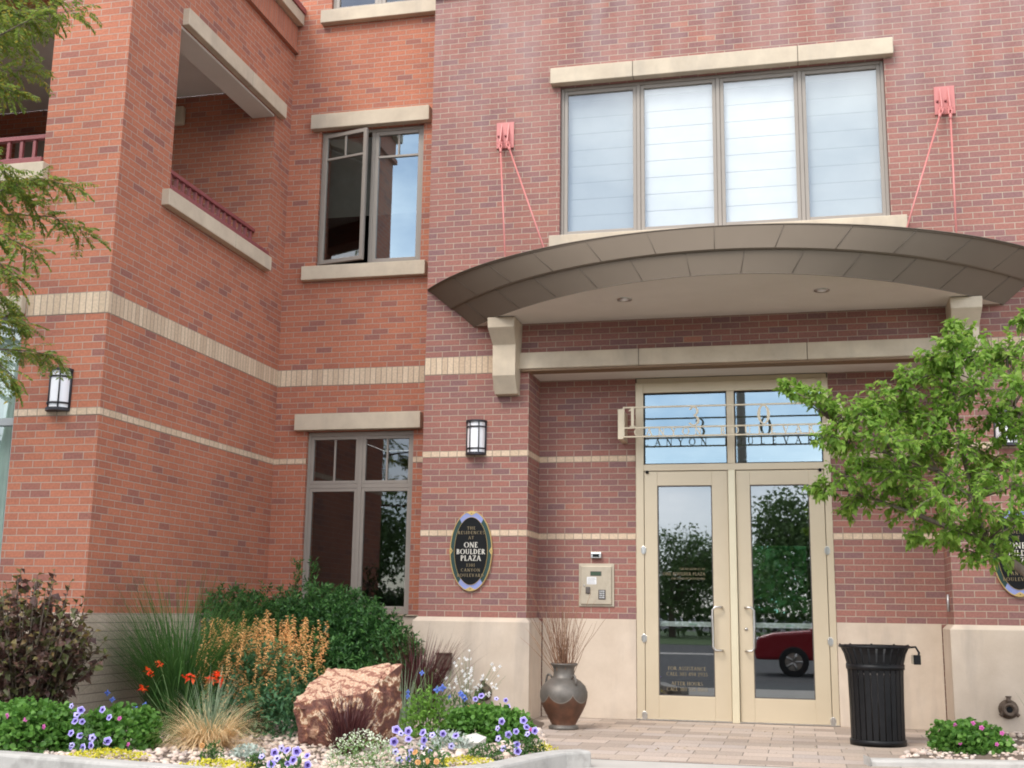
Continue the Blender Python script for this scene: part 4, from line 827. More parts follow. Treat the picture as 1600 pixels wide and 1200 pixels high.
def kerb(path, wd, z, label, endcap):
    mb = MB(); n = len(path); pts = [Vector(p) for p in path]; L_, R_ = [], []
    for i in range(n):
        t = (pts[min(i + 1, n - 1)] - pts[max(i - 1, 0)]).normalized(); s = Vector((-t.y, t.x)); L_.append(pts[i] + s * wd / 2); R_.append(pts[i] - s * wd / 2)
    for i in range(n):
        for q in (L_[i], R_[i]): mb.v += [(q.x, q.y, -0.12), (q.x, q.y, z)]
    for i in range(n - 1):
        a, b = 4 * i, 4 * (i + 1)
        for f in ((a + 1, a + 3, b + 3, b + 1), (a, a + 1, b + 1, b), (a + 3, a + 2, b + 2, b + 3)): mb.f.append(f); mb.mi.append(0); mb.sm.append(False)
    for e in (0, 4 * (n - 1)): mb.f.append((e, e + 1, e + 3, e + 2)); mb.mi.append(0); mb.sm.append(False)
    o = mb.build('kerb', M['concrete'], bevel=0.02); struct(o)
kerb(KERB_L, 0.17, 0.115, '', True); kerb(KERB_R, 0.15, 0.05, '', True)

# gravel mulch: uncountable small stones
M['gravel'] = leafmat('river gravel', [(0.50, 0.39, 0.30), (0.62, 0.50, 0.40), (0.42, 0.31, 0.25), (0.66, 0.56, 0.47), (0.36, 0.30, 0.27), (0.56, 0.42, 0.35), (0.70, 0.62, 0.54)], 0.85, 0.0)
PH = (1 + sqrt(5)) / 2
ICO_V = [Vector(v).normalized() for v in [(-1, PH, 0), (1, PH, 0), (-1, -PH, 0), (1, -PH, 0), (0, -1, PH), (0, 1, PH), (0, -1, -PH), (0, 1, -PH), (PH, 0, -1), (PH, 0, 1), (-PH, 0, -1), (-PH, 0, 1)]]
ICO_F = [(0, 11, 5), (0, 5, 1), (0, 1, 7), (0, 7, 10), (0, 10, 11), (1, 5, 9), (5, 11, 4), (11, 10, 2), (10, 7, 6), (7, 1, 8), (3, 9, 4), (3, 4, 2), (3, 2, 6), (3, 6, 8), (3, 8, 9), (4, 9, 5), (2, 4, 11), (6, 2, 10), (8, 6, 7), (9, 8, 1)]
def gravel(poly, n, x0, x1, y0, y1, seed):
    rnd = random.Random(seed); mb = MB(); k = 0
    while k < n:
        x, y = rnd.uniform(x0, x1), rnd.uniform(y0, y1)
        if not inside(poly, x, y) or edge_d(poly, x, y) < 0.03: continue
        k += 1; r = min(0.055, rnd.lognormvariate(-3.95, 0.35)); e = min(1, edge_d(poly, x, y) / 0.16); z = -0.01 + (bedz(x, y) + 0.01) * e + r * rnd.uniform(-0.1, 0.5)
        sx, sy, sz = r * rnd.uniform(0.8, 1.4), r * rnd.uniform(0.7, 1.1), r * rnd.uniform(0.45, 0.8); a = rnd.uniform(0, pi); ca, sa = cos(a), sin(a)
        vs = []
        for v in ICO_V:
            j = rnd.uniform(0.85, 1.12); px, py, pz = v.x * sx * j, v.y * sy * j, v.z * sz * j; vs.append((x + px * ca - py * sa, y + px * sa + py * ca, z + pz))
        mb.add(vs, ICO_F, 0, True)
    o = mb.build('gravel', M['gravel'], uv=False); stuff(o)
gravel(BED_L, 7500, -2.2, 2.4, -5.4, -1.2, 5); gravel(BED_R, 1100, 4.7, 7.2, -2.6, -0.1, 6)

# ================================================================ URN, BIN, BOULDER
def urnmat():
    m, n, p, o = newmat('patinated bronze urn'); c = n.nodes.new('ShaderNodeTexCoord'); s = n.nodes.new('ShaderNodeSeparateXYZ'); n.links.new(c.outputs['Object'], s.inputs[0])
    ang = math_(n, 'ARCTAN2', s.outputs[1], s.outputs[0]); sc_ = math_(n, 'ABSOLUTE', math_(n, 'SINE', math_(n, 'MULTIPLY', math_(n, 'ADD', ang, 0.35), 3.0)))
    bz = math_(n, 'SUBTRACT', 0.345, math_(n, 'MULTIPLY', math_(n, 'POWER', sc_, 0.6), 0.085)); d = math_(n, 'SUBTRACT', s.outputs[2], bz)
    up = math_(n, 'MAXIMUM', ramp(n, math_(n, 'ADD', math_(n, 'MULTIPLY', d, 60), 0.5), [(0.4, (0, 0, 0)), (0.6, (1, 1, 1))]), math_(n, 'LESS_THAN', s.outputs[2], 0.042))
    rim = ramp(n, math_(n, 'ABSOLUTE', math_(n, 'MULTIPLY', d, 60)), [(0.25, (1, 1, 1)), (0.45, (0, 0, 0))])
    nz_ = nois(n, 9, 6); cop = ramp(n, nz_, [(0.3, (0.085, 0.045, 0.028)), (0.55, (0.13, 0.06, 0.036)), (0.75, (0.19, 0.085, 0.048))]); gr = ramp(n, nz_, [(0.3, (0.10, 0.09, 0.078)), (0.7, (0.165, 0.145, 0.125))])
    col = mixc(n, up, cop, gr); col = mixc(n, math_(n, 'MULTIPLY', rim, 0.7), col, (0.23, 0.22, 0.19))
    n.links.new(col, p.inputs['Base Color']); p.inputs['Roughness'].default_value = 0.5; p.inputs['Metallic'].default_value = 0.35; bump(n, p, nois(n, 40, 4), 0.25, 0.003); return m
M['urn'] = urnmat()
ur = thing('garden_urn', 'patinated bronze urn with scalloped shoulder holding dry twigs, on the paving by the door', 'urn', (1.775, -0.72, 0.0), rz=0.4)
mb = MB(); mb.lathe([(0, 0), (0.148, 0), (0.152, 0.012), (0.148, 0.03), (0.122, 0.04), (0.120, 0.045), (0.150, 0.10), (0.190, 0.17), (0.222, 0.24), (0.238, 0.31), (0.236, 0.36), (0.215, 0.415), (0.170, 0.46), (0.122, 0.49), (0.112, 0.495), (0.112, 0.505), (0.108, 0.51), (0.104, 0.54), (0.104, 0.575), (0.112, 0.60), (0.132, 0.618), (0.138, 0.63), (0.132, 0.636), (0.112, 0.62), (0.096, 0.60), (0.096, 0.50)], 56); mb.build('vessel', M['urn'], ur)
for a in (-0.75 - 0.4, pi - 0.95 - 0.4, pi / 2 + 0.9):
    mb = MB(); pts = []
    for i in range(9): t = i / 8; ph = pi * t; pts.append(((0.128 + 0.075 * t + 0.012 * sin(ph)) * cos(a), (0.128 + 0.075 * t + 0.012 * sin(ph)) * sin(a), 0.485 - 0.055 * t + 0.062 * sin(ph)))
    mb.tube(pts, 0.011, 8); mb.build('handle', M['urn'], ur)
rnd = random.Random(11)
M['twig'] = leafmat('reddish dry twigs', [(0.16, 0.075, 0.045), (0.24, 0.12, 0.07), (0.30, 0.17, 0.10), (0.12, 0.05, 0.03)], 0.7, 0.0)
tw_ = thing('dry_twig_bundle', 'tall spray of thin reddish dry twigs standing in the bronze urn', 'dried twigs', (1.775, -0.72, 0.5))
mb = MB()
for i in range(95):
    a = rnd.uniform(0, 2 * pi); r = rnd.uniform(0, 0.085); sp = rnd.gauss(0.0, 0.10); x, y = r * cos(a), r * sin(a)
    side = rnd.choice((-1, -1, 1)); ln = rnd.uniform(0.45, 1.05); lx = x * 0.9 + side * abs(sp) * 1.7; ly = y + rnd.gauss(0, 0.10); pts = [Vector((x, y, -0.08))]
    for k in range(1, 6): t = k / 5; pts.append(Vector((x + lx * t ** 1.3 + rnd.gauss(0, 0.006), y + ly * t ** 1.3 + rnd.gauss(0, 0.006), -0.08 + ln * t)))
    mb.tube(pts, [0.0042 * (1 - 0.75 * k / 5) for k in range(6)], 4)
    if rnd.random() < 0.4: q = pts[3]; mb.tube([q, q + Vector((rnd.gauss(0, .06), rnd.gauss(0, .05), rnd.uniform(.1, .25)))], [0.002, 0.0008], 3)
mb.build('twigs', M['twig'], tw_, uv=False)

tr_ = thing('trash_can', 'black slatted metal trash can with flared rim and padlocked lid cable, right of the door', 'trash can', (4.745, -1.12, 0.0))
mb = MB(); ns = 26
for i in range(ns):
    a = 2 * pi * i / ns; hw = 0.0235; ca, sa = cos(a), sin(a); vs = []
    prof = [(0.235, 0.045), (0.238, 0.35), (0.245, 0.62), (0.252, 0.72), (0.272, 0.80), (0.302, 0.862)]
    for r, z in prof:
        for s in (-1, 1):
            for dr_ in (0, 0.008): rr_ = r - dr_; k = hw * (1 + (r - 0.235) * 1.2); vs.append((rr_ * ca - s * k * sa, rr_ * sa + s * k * ca, z))
    fs = []
    for j in range(len(prof) - 1):
        b0, b1 = 4 * j, 4 * j + 4; fs += [(b0, b0 + 2, b1 + 2, b1), (b0 + 1, b1 + 1, b1 + 3, b0 + 3), (b0, b1, b1 + 1, b0 + 1), (b0 + 2, b0 + 3, b1 + 3, b1 + 2)]
    mb.add(vs, fs, 0)
mb.build('slats', M['black'], tr_, bevel=0.002)
mb = MB(); pts = [(0.306 * cos(2 * pi * i / 48), 0.306 * sin(2 * pi * i / 48), 0.868) for i in range(49)]; mb.tube(pts, 0.013, 8, cap=False); mb.build('top_rim', M['black'], tr_)
mb = MB(); mb.lathe([(0.243, 0.665), (0.258, 0.665), (0.259, 0.712), (0.246, 0.712)], 48); mb.build('band', M['black'], tr_)
mb = MB(); mb.lathe([(0, 0.02), (0.232, 0.02), (0.246, 0.0), (0.248, 0.05), (0.24, 0.055), (0.228, 0.05)], 48); mb.build('base_ring', M['black'], tr_)
mb = MB(); mb.lathe([(0, 0.05), (0.205, 0.05), (0.212, 0.62), (0.208, 0.62), (0.2, 0.06)], 40); mb.build('liner', M['dark_grey'], tr_)
mb = MB(); mb.tube([(0.30, 0.02, 0.865), (0.36, -0.01, 0.87), (0.385, -0.03, 0.82), (0.375, -0.04, 0.77)], 0.011, 8); mb.box(0.335, 0.395, -0.075, -0.015, 0.715, 0.80); mb.box(0.318, 0.334, -0.06, -0.02, 0.72, 0.80, 1); mb.build('padlock', [M['black'], M['stone']], tr_, bevel=0.004)
mb = MB()
for i in range(9): a = 2 * pi * i / 9 + 0.2; mb.tube([(0.306 * cos(a), 0.306 * sin(a), 0.876), (0.306 * cos(a), 0.306 * sin(a), 0.888)], 0.01, 6)
mb.build('bolt', M['black'], tr_)

def rockmat(name, top):
    m, n, p, o = newmat(name)
    c = n.nodes.new('ShaderNodeTexCoord'); mp_ = n.nodes.new('ShaderNodeMapping'); mp_.inputs['Rotation'].default_value = (0.15, -0.28, 0.3); n.links.new(c.outputs['Object'], mp_.inputs[0])
    wv = n.nodes.new('ShaderNodeTexWave'); wv.wave_type = 'BANDS'; wv.bands_direction = 'Z'; wv.inputs['Scale'].default_value = 4.2 if top else 1.3; wv.inputs['Distortion'].default_value = 13 if top else 15; wv.inputs['Detail'].default_value = 8; wv.inputs['Detail Roughness'].default_value = 0.65; wv.inputs['Detail Scale'].default_value = 1.6 if top else 2.2
    n.links.new(mp_.outputs[0], wv.inputs['Vector'])
    if top: st = [(0.0, (0.22, 0.09, 0.06)), (0.25, (0.38, 0.19, 0.125)), (0.5, (0.54, 0.34, 0.225)), (0.82, (0.64, 0.47, 0.33)), (1.0, (0.42, 0.23, 0.15))]
    else: st = [(0.0, (0.11, 0.042, 0.030)), (0.45, (0.175, 0.065, 0.042)), (0.70, (0.23, 0.092, 0.052)), (0.90, (0.33, 0.15, 0.075)), (0.965, (0.55, 0.38, 0.24)), (1.0, (0.68, 0.52, 0.38))]
    col = ramp(n, wv.outputs[0], st); f = ramp(n, nois(n, 7, 6, 0.65), [(0.60, (0, 0, 0)), (0.66, (0.75,) * 3)]); col = mixc(n, f, col, (0.40, 0.24, 0.15) if not top else (0.40, 0.225, 0.135))
    n.links.new(col, p.inputs['Base Color']); p.inputs['Roughness'].default_value = 0.75
    bump(n, p, math_(n, 'ADD', nois(n, 14, 7, 0.65), wv.outputs[0]), 0.5, 0.02); return m
bo = thing('boulder', 'big maroon and cream banded boulder standing on the gravel', 'boulder', (0.49, -3.28, 0.03))
# corner layout of the block: front face, tilted banded top, faceted right end
cor = [(-0.40, -0.20, 0.0), (0.30, -0.32, 0.0), (0.38, 0.22, 0.0), (-0.34, 0.34, 0.0), (-0.49, -0.22, 0.36), (0.24, -0.34, 0.46), (0.44, 0.16, 0.72), (-0.34, 0.26, 0.64)]
def tri(u, v, w_):
    q = [Vector(p) for p in cor]; lerp = lambda a, b, t: a + (b - a) * t
    return lerp(lerp(lerp(q[0], q[1], u), lerp(q[3], q[2], u), v), lerp(lerp(q[4], q[5], u), lerp(q[7], q[6], u), v), w_)
def rockface(fn, n, mi, mb):
    o = len(mb.v)
    for i in range(n + 1):
        for j in range(n + 1):
            u, v, w_ = fn(i / n, j / n); p = tri(u, v, w_); c = Vector((0, 0, 0.3)); e = (p - c)
            edge = max(abs(u - .5), abs(v - .5), 0) + max(min(abs(u - .5), abs(v - .5)), abs(w_ - .5)); rd = 1 - 0.10 * max(0, edge - 0.72) / 0.28
            k = rd + 0.085 * noise.fractal(p * 3.2 + Vector((3, 1, 7)), 0.9, 2.1, 6) + 0.05 * (noise.cell(p * 6.5) - 0.5) * 0.6
            p = c + e * k
            if p.z < 0.02: p.z = min(p.z, 0.0) - 0.02
            mb.v.append(tuple(p))
    for i in range(n):
        for j in range(n): mb.f.append((o + i * (n + 1) + j, o + (i + 1) * (n + 1) + j, o + (i + 1) * (n + 1) + j + 1, o + i * (n + 1) + j + 1)); mb.mi.append(mi); mb.sm.append(False)
mb = MB()
rockface(lambda a, b: (a, b, 1.0), 44, 0, mb)
for fn in (lambda a, b: (a, 0.0, b), lambda a, b: (1.0, a, b), lambda a, b: (a, 1.0, b), lambda a, b: (0.0, a, b)): rockface(fn, 44, 1, mb)
mb.build('rock', [rockmat('banded cream rock', True), rockmat('maroon rock', False)], bo, uv=False)
mb = MB(); vs = [(v.x * 0.13 * random.Random(i).uniform(.7, 1.2), v.y * 0.09, v.z * 0.075) for i, v in enumerate(ICO_V)]; mb.add(vs, ICO_F)
o = mb.build('pale_rock', surf('pale grey rock', (0.62, 0.60, 0.55), (0.48, 0.46, 0.42), 0.85, bumps=0.5, bscale=25), None, (1.50, -3.12, 0.10)); tag(o, 'small pale grey rock on the gravel in front of the green mound', 'rock')
# ================================================================ PLANTS
def shell(mb, rnd, n, rx, ry, rz, ln, wd, shape=2, inner=0.72, c=(0, 0, 0), up=0.25, curl=0.15, m=0):
    c = Vector(c)
    for i in range(n):
        q, un = in_blob(rnd, rx, ry, rz, inner); nrm = Vector((un.x / rx, un.y / ry, un.z / rz + 0.3)).normalized()
        d = (nrm * rnd.uniform(0.1, 0.9) + rdir(rnd, 0.0) * 0.9 + Vector((0, 0, up))).normalized(); l = ln * rnd.uniform(0.65, 1.2)
        leaf(mb, c + q - d * l * 0.5, d, l, l * wd / ln, rnd.uniform(-1.2, 1.2), 0.12, curl * rnd.uniform(0, 2), m, shape)
def stems(mb, rnd, n, rx, ry, rz, r=0.004, c=(0, 0, 0)):
    for i in range(n):
        q, _ = in_blob(rnd, rx * 0.85, ry * 0.85, rz * 0.9, 0.5); a = Vector(c) + Vector((q.x * 0.15, q.y * 0.15, 0)); e = Vector(c) + q; mb.tube([a, a.lerp(e, 0.5) + Vector((0, 0, 0.06 * rz)), e], [r, r * 0.8, r * 0.4], 4, cap=False)
LM = {
 'yew': leafmat('yew needles', [(0.022, 0.065, 0.019), (0.038, 0.111, 0.029), (0.061, 0.163, 0.041), (0.101, 0.234, 0.054)], 0.45, 0.2),
 'ninebark': leafmat('bronze purple leaves', [(0.055, 0.028, 0.024), (0.089, 0.045, 0.036), (0.131, 0.072, 0.05), (0.076, 0.068, 0.033), (0.117, 0.131, 0.041)], 0.5, 0.25),
 'ninebark_tip': leafmat('olive young leaves', [(0.13, 0.12, 0.035), (0.17, 0.11, 0.04), (0.10, 0.13, 0.035)], 0.5, 0.3),
 'tallgrass': leafmat('green grass blades', [(0.032, 0.086, 0.023), (0.057, 0.144, 0.034), (0.098, 0.207, 0.052), (0.046, 0.115, 0.029)], 0.5, 0.3),
 'agastache': leafmat('grey green foliage', [(0.039, 0.11, 0.05), (0.061, 0.154, 0.066), (0.099, 0.209, 0.083)], 0.6, 0.3),
 'orange': leafmat('apricot flowers', [(0.74, 0.39, 0.15), (0.82, 0.5, 0.21), (0.66, 0.31, 0.11), (0.86, 0.58, 0.28)], 0.6, 0.3),
 'red': leafmat('scarlet flowers', [(0.80, 0.06, 0.015), (0.90, 0.13, 0.02), (0.75, 0.035, 0.015)], 0.5, 0.3),
 'blonde': leafmat('straw blades', [(0.648, 0.475, 0.259), (0.806, 0.619, 0.36), (0.518, 0.374, 0.202), (0.893, 0.72, 0.461)], 0.6, 0.2),
 'bluegrass': leafmat('grey green blades', [(0.16, 0.22, 0.13), (0.24, 0.30, 0.19), (0.13, 0.19, 0.11)], 0.6, 0.2),
 'purplegrass': leafmat('maroon grass blades', [(0.05, 0.015, 0.018), (0.083, 0.024, 0.026), (0.121, 0.042, 0.04), (0.066, 0.022, 0.022)], 0.45, 0.25),
 'geranium': leafmat('fresh green leaves', [(0.048, 0.126, 0.022), (0.09, 0.216, 0.036), (0.144, 0.306, 0.054), (0.072, 0.174, 0.029), (0.18, 0.336, 0.072)], 0.5, 0.35),
 'petleaf': leafmat('dull green leaves', [(0.05, 0.12, 0.03), (0.08, 0.17, 0.045), (0.11, 0.20, 0.06)], 0.55, 0.3),
 'salvia': leafmat('yellow green leaves', [(0.11, 0.235, 0.03), (0.17, 0.33, 0.055), (0.22, 0.39, 0.08)], 0.5, 0.35),
 'frost': leafmat('pale frosted bracts', [(0.62, 0.66, 0.50), (0.72, 0.76, 0.62), (0.50, 0.56, 0.36)], 0.6, 0.2),
 'frostleaf': leafmat('soft green leaves', [(0.11, 0.21, 0.06), (0.17, 0.28, 0.09), (0.24, 0.34, 0.14)], 0.55, 0.3),
 'varieg': leafmat('grey green small leaves', [(0.07, 0.13, 0.07), (0.12, 0.19, 0.11), (0.30, 0.36, 0.26)], 0.55, 0.3),
 'sedum': leafmat('yellow ground leaves', [(0.50, 0.46, 0.03), (0.62, 0.56, 0.04), (0.42, 0.42, 0.03), (0.70, 0.60, 0.06)], 0.5, 0.3),
 'silver': leafmat('silvery leaves', [(0.36, 0.42, 0.36), (0.46, 0.52, 0.46), (0.28, 0.35, 0.29)], 0.7, 0.15),
 'tuft': leafmat('dark green small leaves', [(0.035, 0.09, 0.02), (0.055, 0.13, 0.03), (0.08, 0.16, 0.04)], 0.5, 0.3),
 'white': leafmat('white petals', [(0.80, 0.80, 0.78), (0.88, 0.87, 0.86)], 0.5, 0.3),
 'blue': leafmat('blue petals', [(0.10, 0.16, 0.55), (0.14, 0.22, 0.65)], 0.5, 0.3),
 'pink': leafmat('magenta petals', [(0.62, 0.10, 0.40), (0.70, 0.16, 0.48)], 0.5, 0.3),
 'pet_out': leafmat('violet petals', [(0.30, 0.24, 0.72), (0.36, 0.29, 0.78), (0.24, 0.19, 0.64)], 0.5, 0.3),
 'pet_in': leafmat('dark violet throat', [(0.07, 0.035, 0.26), (0.10, 0.05, 0.32)], 0.5, 0.1),
 'pet_edge': leafmat('lavender petal edge', [(0.52, 0.48, 0.84), (0.60, 0.56, 0.86)], 0.5, 0.2),
 'broad': leafmat('bright green tree leaves', [(0.098, 0.19, 0.03), (0.156, 0.282, 0.043), (0.221, 0.368, 0.06), (0.13, 0.241, 0.036), (0.312, 0.46, 0.09), (0.182, 0.31, 0.048), (0.26, 0.333, 0.072)], 0.6, 0.5),
 'locust': leafmat('feathery olive leaflets', [(0.106, 0.175, 0.035), (0.163, 0.237, 0.044), (0.225, 0.288, 0.056), (0.138, 0.206, 0.037), (0.375, 0.3, 0.056)], 0.45, 0.4),
 'far': leafmat('distant tree leaves', [(0.055, 0.104, 0.033), (0.082, 0.151, 0.044), (0.12, 0.197, 0.055)], 0.6, 0.25),
}
# small flower meshes shared by copies
def flower_mesh(name, rad, petals, mats, deep=0.02, inner=0.42, edge=True, wav=0.10):
    mb = MB(); n = petals * 4; rings = [(0.0, -deep), (inner * rad, -deep * 0.25), (0.86 * rad, 0.0), (rad, -0.10 * rad)]; vs = [(0, 0, rings[0][1])]
    for r, z in rings[1:]:
        for j in range(n): a = 2 * pi * j / n; k = 1 + wav * cos(petals * a); vs.append((r * k * cos(a), r * k * sin(a), z + 0.05 * rad * cos(petals * a + 1)))
    fs = [(0, 1 + j, 1 + (j + 1) % n) for j in range(n)]; mb.add(vs, fs, 0, True); o = 1
    for q, mi in ((0, 1), (1, 2 if edge else 1)):
        for j in range(n): mb.f.append((1 + q * n + j, 1 + q * n + (j + 1) % n, 1 + (q + 1) * n + (j + 1) % n, 1 + (q + 1) * n + j)); mb.mi.append(mi); mb.sm.append(True)
    me = bpy.data.meshes.new(name); me.from_pydata(mb.v, [], mb.f)
    for m_ in mats: me.materials.append(m_)
    me.polygons.foreach_set('material_index', mb.mi); me.polygons.foreach_set('use_smooth', mb.sm); me.update(); return me
PET = flower_mesh('petunia flower', 0.029, 5, [LM['pet_in'], LM['pet_out'], LM['pet_edge']], 0.02)
PET2 = flower_mesh('pale petunia flower', 0.026, 5, [LM['pet_in'], LM['pet_edge'], LM['pet_out']], 0.024, 0.36, True, 0.16)
PINK = flower_mesh('geranium flower', 0.017, 5, [LM['pink']] * 3, 0.004, wav=0.2)
WHT = flower_mesh('gaura flower', 0.020, 4, [LM['white']] * 3, 0.004, wav=0.35)
BLU = flower_mesh('salvia flower', 0.020, 4, [LM['blue']] * 3, 0.008, wav=0.35)
ORF = flower_mesh('marigold flower', 0.022, 8, [LM['orange']] * 3, 0.0, wav=0.1)
def flower(me, parent, p, d, s=1.0, name='flower'):
    o = bpy.data.objects.new(name, me); COL.objects.link(o); o.parent = parent; o.location = p
    o.rotation_euler = Vector(d).to_track_quat('Z', 'Y').to_euler(); o.scale = (s, s, s); return o
def face(rnd): return Vector((rnd.gauss(0.05, 0.45), -1, rnd.uniform(0.0, 0.9)))

# clipped-loose yew under the recessed windows
t = thing('yew_shrub', 'large dense dark green yew shrub under the ground floor window', 'shrub', (-0.82, -0.72, 0.05)); rnd = random.Random(21)
mb = MB()
lobes = [(0, 0, 0, 1.12, 0.72, 1.40, 1100), (-0.62, -0.1, 0, 0.74, 0.62, 1.40, 560), (0.55, -0.12, 0, 0.66, 0.66, 1.20, 560), (-0.05, -0.25, 0, 0.8, 0.72, 1.38, 520), (0.85, 0.0, 0, 0.36, 0.5, 0.95, 200), (-1.0, 0.0, 0, 0.42, 0.5, 1.15, 200), (0.2, -0.5, 0, 0.75, 0.45, 0.85, 300), (-0.95, -0.3, 0, 0.62, 0.5, 1.36, 450), (0.25, 0.0, 0, 0.7, 0.6, 1.34, 400)]
spikes = [(-0.22, 0.2, 1.52), (-0.36, 0.1, 1.50)]
def sprig(mb, p, d, rnd, ln=0.13, k=11):
    d = d.normalized(); s = d.orthogonal().normalized(); s2 = d.cross(s)
    for i in range(k):
        q = p + d * ln * i / k; a = rnd.uniform(0, 2 * pi); e = (d * 0.75 + (s * cos(a) + s2 * sin(a)) * 0.85).normalized(); leaf(mb, q, e, 0.056 * rnd.uniform(.7, 1.2), 0.017, rnd.uniform(-1, 1), 0, 0.1, 0, 1)
for (x, y, z, rx, ry, rz, n) in lobes:
    for i in range(int(n * 2.3)):
        q, un = in_blob(rnd, rx, ry, rz, 0.72); d = Vector((un.x * 0.8, un.y * 0.8, un.z * 0.4 + 0.15)) + rdir(rnd, 0) * 0.75; sprig(mb, Vector((x, y, z)) + q * 0.95, d, rnd, 0.095)
for (x, y, z, rx, ry, rz, n) in lobes: shell(mb, rnd, int(n * 1.6), rx * .86, ry * .86, rz * .9, 0.10, 0.055, 0, 0.55, c=(x, y, z))
for (x, y, z) in spikes:
    for i in range(16): sprig(mb, Vector((x + rnd.gauss(0, 0.015), y + rnd.gauss(0, 0.02), z - 0.3 + 0.022 * i)), Vector((rnd.gauss(0, .35), rnd.gauss(0, .35), 1)), rnd, 0.11, 9)
mb.build('foliage', LM['yew'], t, uv=False)
mb = MB(); stems(mb, rnd, 60, 1.0, 0.65, 1.2, 0.012); mb.build('branches', M['bark'], t)

t = thing('ninebark_shrub', 'bronze purple leafy shrub at the orange corner of the wing', 'shrub', (-1.98, -4.08, 0.05)); rnd = random.Random(22)
mb = MB(); tip = MB(); st_ = MB()
for i in range(170):
    a = rnd.uniform(0, 2 * pi); rr_ = sqrt(rnd.random()); top = Vector((0.72 * rr_ * cos(a) - 0.05, 0.5 * rr_ * sin(a), rnd.uniform(0.75, 1.12) * (1.36 - 0.62 * rr_ ** 1.6)))
    b = Vector((top.x * 0.2, top.y * 0.2, 0)); pts = [b, b.lerp(top, 0.5) + Vector((0, 0, 0.10)), top]; st_.tube(pts, [0.007, 0.005, 0.0025], 4, cap=False)
    for k in range(27):
        f_ = 0.12 + 0.91 * k / 27; q = pts[0].lerp(pts[1], min(1, f_ * 2)) if f_ < 0.5 else pts[1].lerp(pts[2], f_ * 2 - 1); d = rdir(rnd, 0.05) + Vector((top.x * .5, top.y * .5, 0.1)); l = rnd.uniform(0.06, 0.10) * (0.75 if f_ > 0.92 else 1)
        leaf(tip if (f_ > 0.93 and rnd.random() < .75) else mb, q, d, l, l * 0.72, rnd.uniform(-1, 1), 0.15, 0.25)
mb.build('foliage', LM['ninebark'], t, uv=False); tip.build('young_leaves', LM['ninebark_tip'], t, uv=False); st_.build('stems', M['bark'], t, uv=False)

t = thing('ornamental_grass', 'tall arching green ornamental grass between the purple shrub and the yew', 'grass plant', (-1.32, -2.75, 0.05)); rnd = random.Random(23)
mb = MB(); grass_clump(mb, rnd, 1000, 0.22, (0.8, 1.6), (0.1, 0.42), (0.3, 1.6), 0.009, 8); grass_clump(mb, rnd, 260, 0.2, (1.1, 1.7), (0.2, 0.5), (0.9, 2.3), 0.007, 9); mb.build('blades', LM['tallgrass'], t, uv=False)

t = thing('hummingbird_mint', 'tall plant covered in apricot orange flower spikes beside the boulder', 'flowering plant', (-0.56, -2.74, 0.04)); rnd = random.Random(24)
mb = MB(); shell(mb, rnd, 3600, 0.64, 0.44, 0.84, 0.062, 0.026, 0, 0.5); shell(mb, rnd, 1800, 0.5, 0.36, 0.5, 0.062, 0.026, 0, 0.6, c=(0.22, -0.2, 0)); mb.build('foliage', LM['agastache'], t, uv=False)
mb = MB(); stems(mb, rnd, 70, 0.6, 0.4, 0.95, 0.0035); mb.build('stems', M['stem_green'], t, uv=False)
spk = []
for v in range(4):
    s_ = MB(); ln = rnd.uniform(0.26, 0.36)
    for k in range(40):
        z = ln * (k / 40) ** 0.9; a = rnd.uniform(0, 2 * pi); d = Vector((cos(a), sin(a), rnd.uniform(-0.5, 0.6))); leaf(s_, Vector((0, 0, z)), d, rnd.uniform(0.028, 0.044) * (1.1 - 0.4 * z / ln), 0.010, rnd.uniform(-1, 1), 0.2, 0.25, 0, 1)
    me = bpy.data.meshes.new('flower spike'); me.from_pydata(s_.v, [], s_.f); me.materials.append(LM['orange']); me.update(); spk.append(me)
for i in range(150):
    a = rnd.uniform(0, 2 * pi); rr_ = sqrt(rnd.random()); x, y = 0.60 * rr_ * cos(a), 0.40 * rr_ * sin(a); x -= 0.06 * (y < -0.2)
    z = rnd.uniform(0.22, 0.92) * (1.0 - 0.2 * rr_) if y < 0.05 else rnd.uniform(0.62, 0.86) * (1 - 0.12 * rr_)
    if x > 0.30 and y < 0 and rnd.random() < 0.6: z += 0.12
    o = bpy.data.objects.new('flower_spike', spk[i % 4]); COL.objects.link(o); o.parent = t; o.location = (x, y, z); o.rotation_euler = (rnd.gauss(0.05, 0.22), rnd.gauss(0, 0.2) + 0.25 * x, rnd.uniform(0, 6.2)); k = rnd.uniform(0.7, 1.1); o.scale = (k, k, k)

